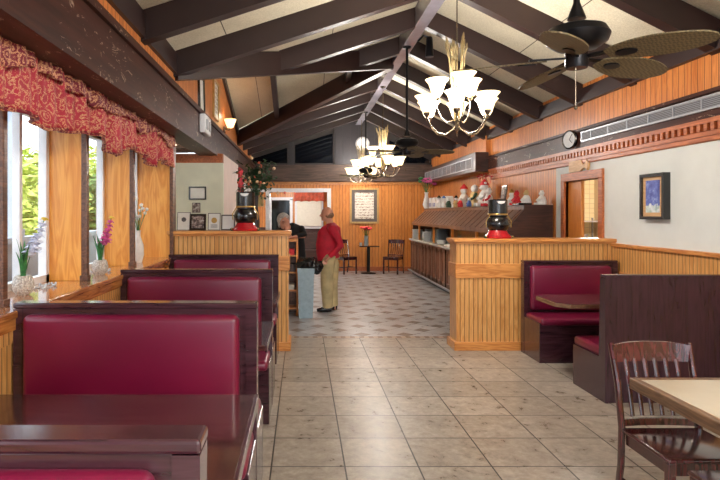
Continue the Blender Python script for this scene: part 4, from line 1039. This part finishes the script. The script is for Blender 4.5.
dup(f1, (1.53, 13.9, 2.49), 'farthest ceiling fan, small beside the last chandelier', None, .6)
# ------------------------------------------------------------------ chandeliers
def chandelier(loc, label, ridge=4.02):
    t = thing('chandelier', loc, label, 'chandelier', 'chandeliers along the ridge')   # loc at the arm hub
    MB().lathe([(.0, -.06), (.015, -.05), (.03, -.02), (.02, .02), (.012, .1), (.02, .2), (.012, .3), (.018, .5)], 14).out('stem', 'nickel', t, True)
    L = ridge-loc[2]
    MB().tube([(0, 0, .48), (0, 0, L-.03)], .007, 6).lathe([(.0, L-.05), (.05, L-.03), (.055, L)], 16).out('chain', 'nickel', t)
    for i in range(14):
        a = i*2*PI/14; r0, r1 = .025, .05+.06*(i % 3)/2; z1 = .68+.14*((i*5) % 7)/7
        mb = MB().tube([(r0*math.cos(a), r0*math.sin(a), .05), (.05*math.cos(a), .05*math.sin(a), .35), (r1*math.cos(a), r1*math.sin(a), z1)], .0045, 5)
        p = Vector((r1*math.cos(a), r1*math.sin(a), z1)); q = p+Vector((.25*r1*math.cos(a), .25*r1*math.sin(a), .1))
        mb.tube([p, (p+q)/2, q], [.008, .014, .004], 6); mb.out('wheat_stalk', 'wheat', t, True)
    for k, (nn, R_, zz, off) in enumerate(((6, .33, .12, .25), (3, .2, .32, .6))):
        for i in range(nn):
            a = off+i*2*PI/nn; ca, sa = math.cos(a), math.sin(a)
            pr = [(.0, .02), (.05, -.04), (.13, -.09), (.22, -.07), (.29, 0), (R_, zz-.03)] if k == 0 else [(.0, .1), (.03, .06), (.1, .04), (.16, .1), (.2, .2), (R_, zz-.03)]
            P = [Vector((r*ca, r*sa, z)) for r, z in pr]
            arm = MB().tube(P, .007, 6); arm.lathe([(.008, zz-.05), (.03, zz-.02), (.032, zz+.0)], 12, (R_*ca, R_*sa, 0)); ao = arm.out('arm', 'nickel', t, True)
            sh = MB().lathe([(.035, zz), (.055, zz+.03), (.07, zz+.08), (.085, zz+.125), (.118, zz+.165), (.112, zz+.167), (.08, zz+.13), (.06, zz+.08), (.035, zz+.02)], 20, (R_*ca, R_*sa, 0)).out('lamp_shade', 'shade_glow', ao, True)
    return t
def lamp(x, y, z, wts, col=(1, .96, .92), r=.22):
    pl = bpy.data.lights.new('bulb_or_fill', 'POINT'); pl.energy = wts; pl.color = col; pl.shadow_soft_size = r
    po = bpy.data.objects.new('chandelier_or_fill', pl); C.objects.link(po); po.location = (x, y, z)
c1 = chandelier((1.55, 5.8, 2.47), 'nearest lit chandelier with bell shades and wheat stalks', 4.12)
dup(c1, (1.55, 11.1, 2.38), 'second lit chandelier, beyond the second ceiling fan', None, .4)
dup(c1, (1.55, 15.1, 2.48), 'farthest lit chandelier, before the grey gable boards', None, .9)
dup(c1, (1.55, .4, 2.6), 'lit chandelier overhead, above the camera', None, .2)
for y in (-1.2, .4, 5.8, 11.1, 15.1): lamp(1.55, y, 2.86, LAMP_W*(.75 if y > 10 else 1))  # the rearmost is added fill behind the camera, no chandelier there
lamp(-.3, 18.3, 2.2, 60); lamp(4.9, 9.5, 2.3, 110)  # added fill for the room beyond and the kitchen, without fixtures
tag(MB().lathe([(.09, 0), (.1, .02), (.1, .03)], 20).out('downlight', 'panel_glow', None, True, loc=(-1.75, 7.6, 2.47)), 'small round ceiling light in the alcove above the left partition', 'lamp')

# ------------------------------------------------------------------ red valance over the left windows, far curtain
t = thing('window_valance', (-1.5, 0, 0), 'red and gold damask valance hanging over the left windows', 'curtain')
def valance(zlo, zhi, sc, y0, y1, xo, amp, seed):
    mb = MB(); N = 520; NZ = 9; vs = []
    for i in range(N+1):
        y = y0+(y1-y0)*i/N; ph = y*2*PI
        hem = zlo+sc*(abs(math.sin(ph*.42+seed))**.8)-.02*math.sin(ph*1.1+seed)
        for j in range(NZ+1):
            s_ = j/NZ; z = zhi+(hem-zhi)*s_
            o = amp*(.3+.7*s_)*(math.sin(ph*2.6+seed)+.5*math.sin(ph*5.9+2*seed))+.01*math.sin(ph*9)
            vs.append((xo+o, y, z))
    fs = [(i*(NZ+1)+j, i*(NZ+1)+j+1, (i+1)*(NZ+1)+j+1, (i+1)*(NZ+1)+j) for i in range(N) for j in range(NZ)]
    mb._add(vs, fs); hems = [vs[i*(NZ+1)+NZ] for i in range(0, N+1, 2)]
    return mb, hems
mb, hm = valance(2.07, 2.56, .09, -1.0, 6.68, .0, .034, .4); cloth(mb, 'cloth', 'damask_red', t)
MB().tube(hm, .011, 6).out('fringe', 'damask_dark', t)
mb, hm = valance(2.33, 2.57, .07, -1.0, 6.68, .03, .022, 1.7); cloth(mb, 'header', 'damask_dark', t)
t = cloth(wavy(11.2, 12.0, 1.95, 2.48, -1.22, .03, 5, .05, axis='Y'), 'red_curtain', 'curtain_red'); tag(t, 'short red curtain hanging past the alcove wall, left of the flowers', 'curtain')
# picture behind the opening's white post
wall_frame(-1.25, 1.92, .4, .3, 16.0, 'frame_gold', 'picture_scene', 'small colourful picture left of the white post by the woman', .03)

# ------------------------------------------------------------------ plants on the sill
def potted(loc, pet, label, lean, nleaf=9, fl=(.1, .3)):
    t = thing('potted_plant', loc, label, 'potted plant', 'plants on the window sill')
    MB().lathe([(.035, 0), (.058, .025), (.066, .065), (.056, .105), (.046, .12), (.04, .12), (.038, .1), (0, .1)], 24).out('pot', 'scale_pot', t, True)
    mb = MB()
    for i in range(nleaf):
        a = i*2.4; h = random.uniform(.16, .26); rr = random.uniform(.03, .09)
        mb.leaf((.015*math.cos(a), .015*math.sin(a), .1), (rr*math.cos(a), rr*math.sin(a), .1+h), .011, .015)
    mb.out('leaves', 'leaf_green', t)
    P = [Vector((0, 0, .1)), Vector((lean*.4, .02, .26)), Vector((lean*.8, .03, .38)), Vector((lean*1.15, .04, .47))]
    MB().tube(P, .003, 6).out('stem', 'leaf_green', t)
    for i in range(7):
        u = i/6; c = P[1].lerp(P[3], u); mb = MB(); s_ = .062-.034*u
        for j in range(5):
            b = j*2*PI/5+i; mb.leaf(c, c+Vector((s_*math.cos(b), s_*math.sin(b)*.8, s_*.4*math.sin(b*1.7))), s_*.62, .006)
        mb.ball(c, s_*.45, 1); mb.out('flower', pet if i < 5 else ('petal_yellow' if i == 6 else pet), t)
    return t
potted((-1.74, 3.62, 1.09), 'petal_white', 'potted plant with pale blue-white flowers in scaly white pot, nearest window', .10)
potted((-1.68, 4.83, 1.09), 'petal_pink', 'potted plant with pink orchid flowers in scaly white pot', .07)
t = thing('flower_vase', (-1.69, 5.98, 1.09), 'tall white vase with small white flowers at the third window', 'vase')
MB().lathe([(.04, 0), (.06, .08), (.055, .18), (.025, .27), (.022, .31), (.03, .33)], 20).out('vase', 'figure_white', t, True)
mb = MB(); mc = MB()
for i in range(16):
    a = i*2.4; rr = .02+.006*i; c = Vector((rr*math.cos(a), rr*math.sin(a), .42+.25*random.random())); mb.tube([(0, 0, .3), c], .0025, 5); mc.ball(c, .02, 1)
mb.out('stems', 'leaf_green', t); mc.out('blossom', 'figure_white', t)
for i, (y, x) in enumerate(((3.95, -1.76), (4.97, -1.72))):
    pts = [(.05*math.cos(a)*(1+.3*math.sin(3*a)), a*.025-.12+.04*math.sin(2*a), .006+.004*math.sin(5*a)) for a in [j*.3 for j in range(40)]]
    mb = MB().tube(pts, .003, 5)
    for p in pts[::3]: mb.ball((p[0], p[1], p[2]+.006), .009, 1)
    tag(mb.out('string_lights', 'glass_bulb', None, loc=(x, y, 1.092)), ['clear string lights coiled on the sill by the white flowers', 'clear string lights coiled on the sill by the pink orchid'][i], 'string lights')
# flowers on the far table
t = thing('flower_vase', (1.70, 15.35, .74), 'glass vase of pink-red flowers on the small far table', 'vase')
MB().lathe([(.05, 0), (.06, .03), (.05, .2), (.06, .26)], 14).out('vase', 'plate_blue', t, True)
mb = MB(); mc = MB()
for i in range(12):
    a = i*2.4; rr = .02+.013*i; c = Vector((rr*math.cos(a), rr*math.sin(a)*.7, .42+.08*random.random())); mb.tube([(0, 0, .2), c], .005, 5); mc.ball(c, .045, 2, (1, 1, .7))
mb.out('stems', 'leaf_green', t); mc.out('blossom', 'petal_red', t, True)
tag(MB().lathe([(.03, 0), (.035, .08), (.03, .08)], 12).out('tumbler', 'glass_bulb', None, True, loc=(1.55, 15.3, .74)), 'small glass on the small far table', 'glass')
# dark booths in the room beyond
for i, x in enumerate((.25, 1.0)):
    t = thing('wooden_bench', (x, 18.8, 0), ['dark bench beyond the far doorway, left one', 'dark bench beyond the far doorway, behind the man in red'][i], 'bench')
    MB().box(-.3, .3, 0, .06, 0, .95, .01).out('backrest', 'hood_end', t); MB().box(-.3, .3, -.4, 0, 0, .42, .01).out('seat', 'hood_end', t)
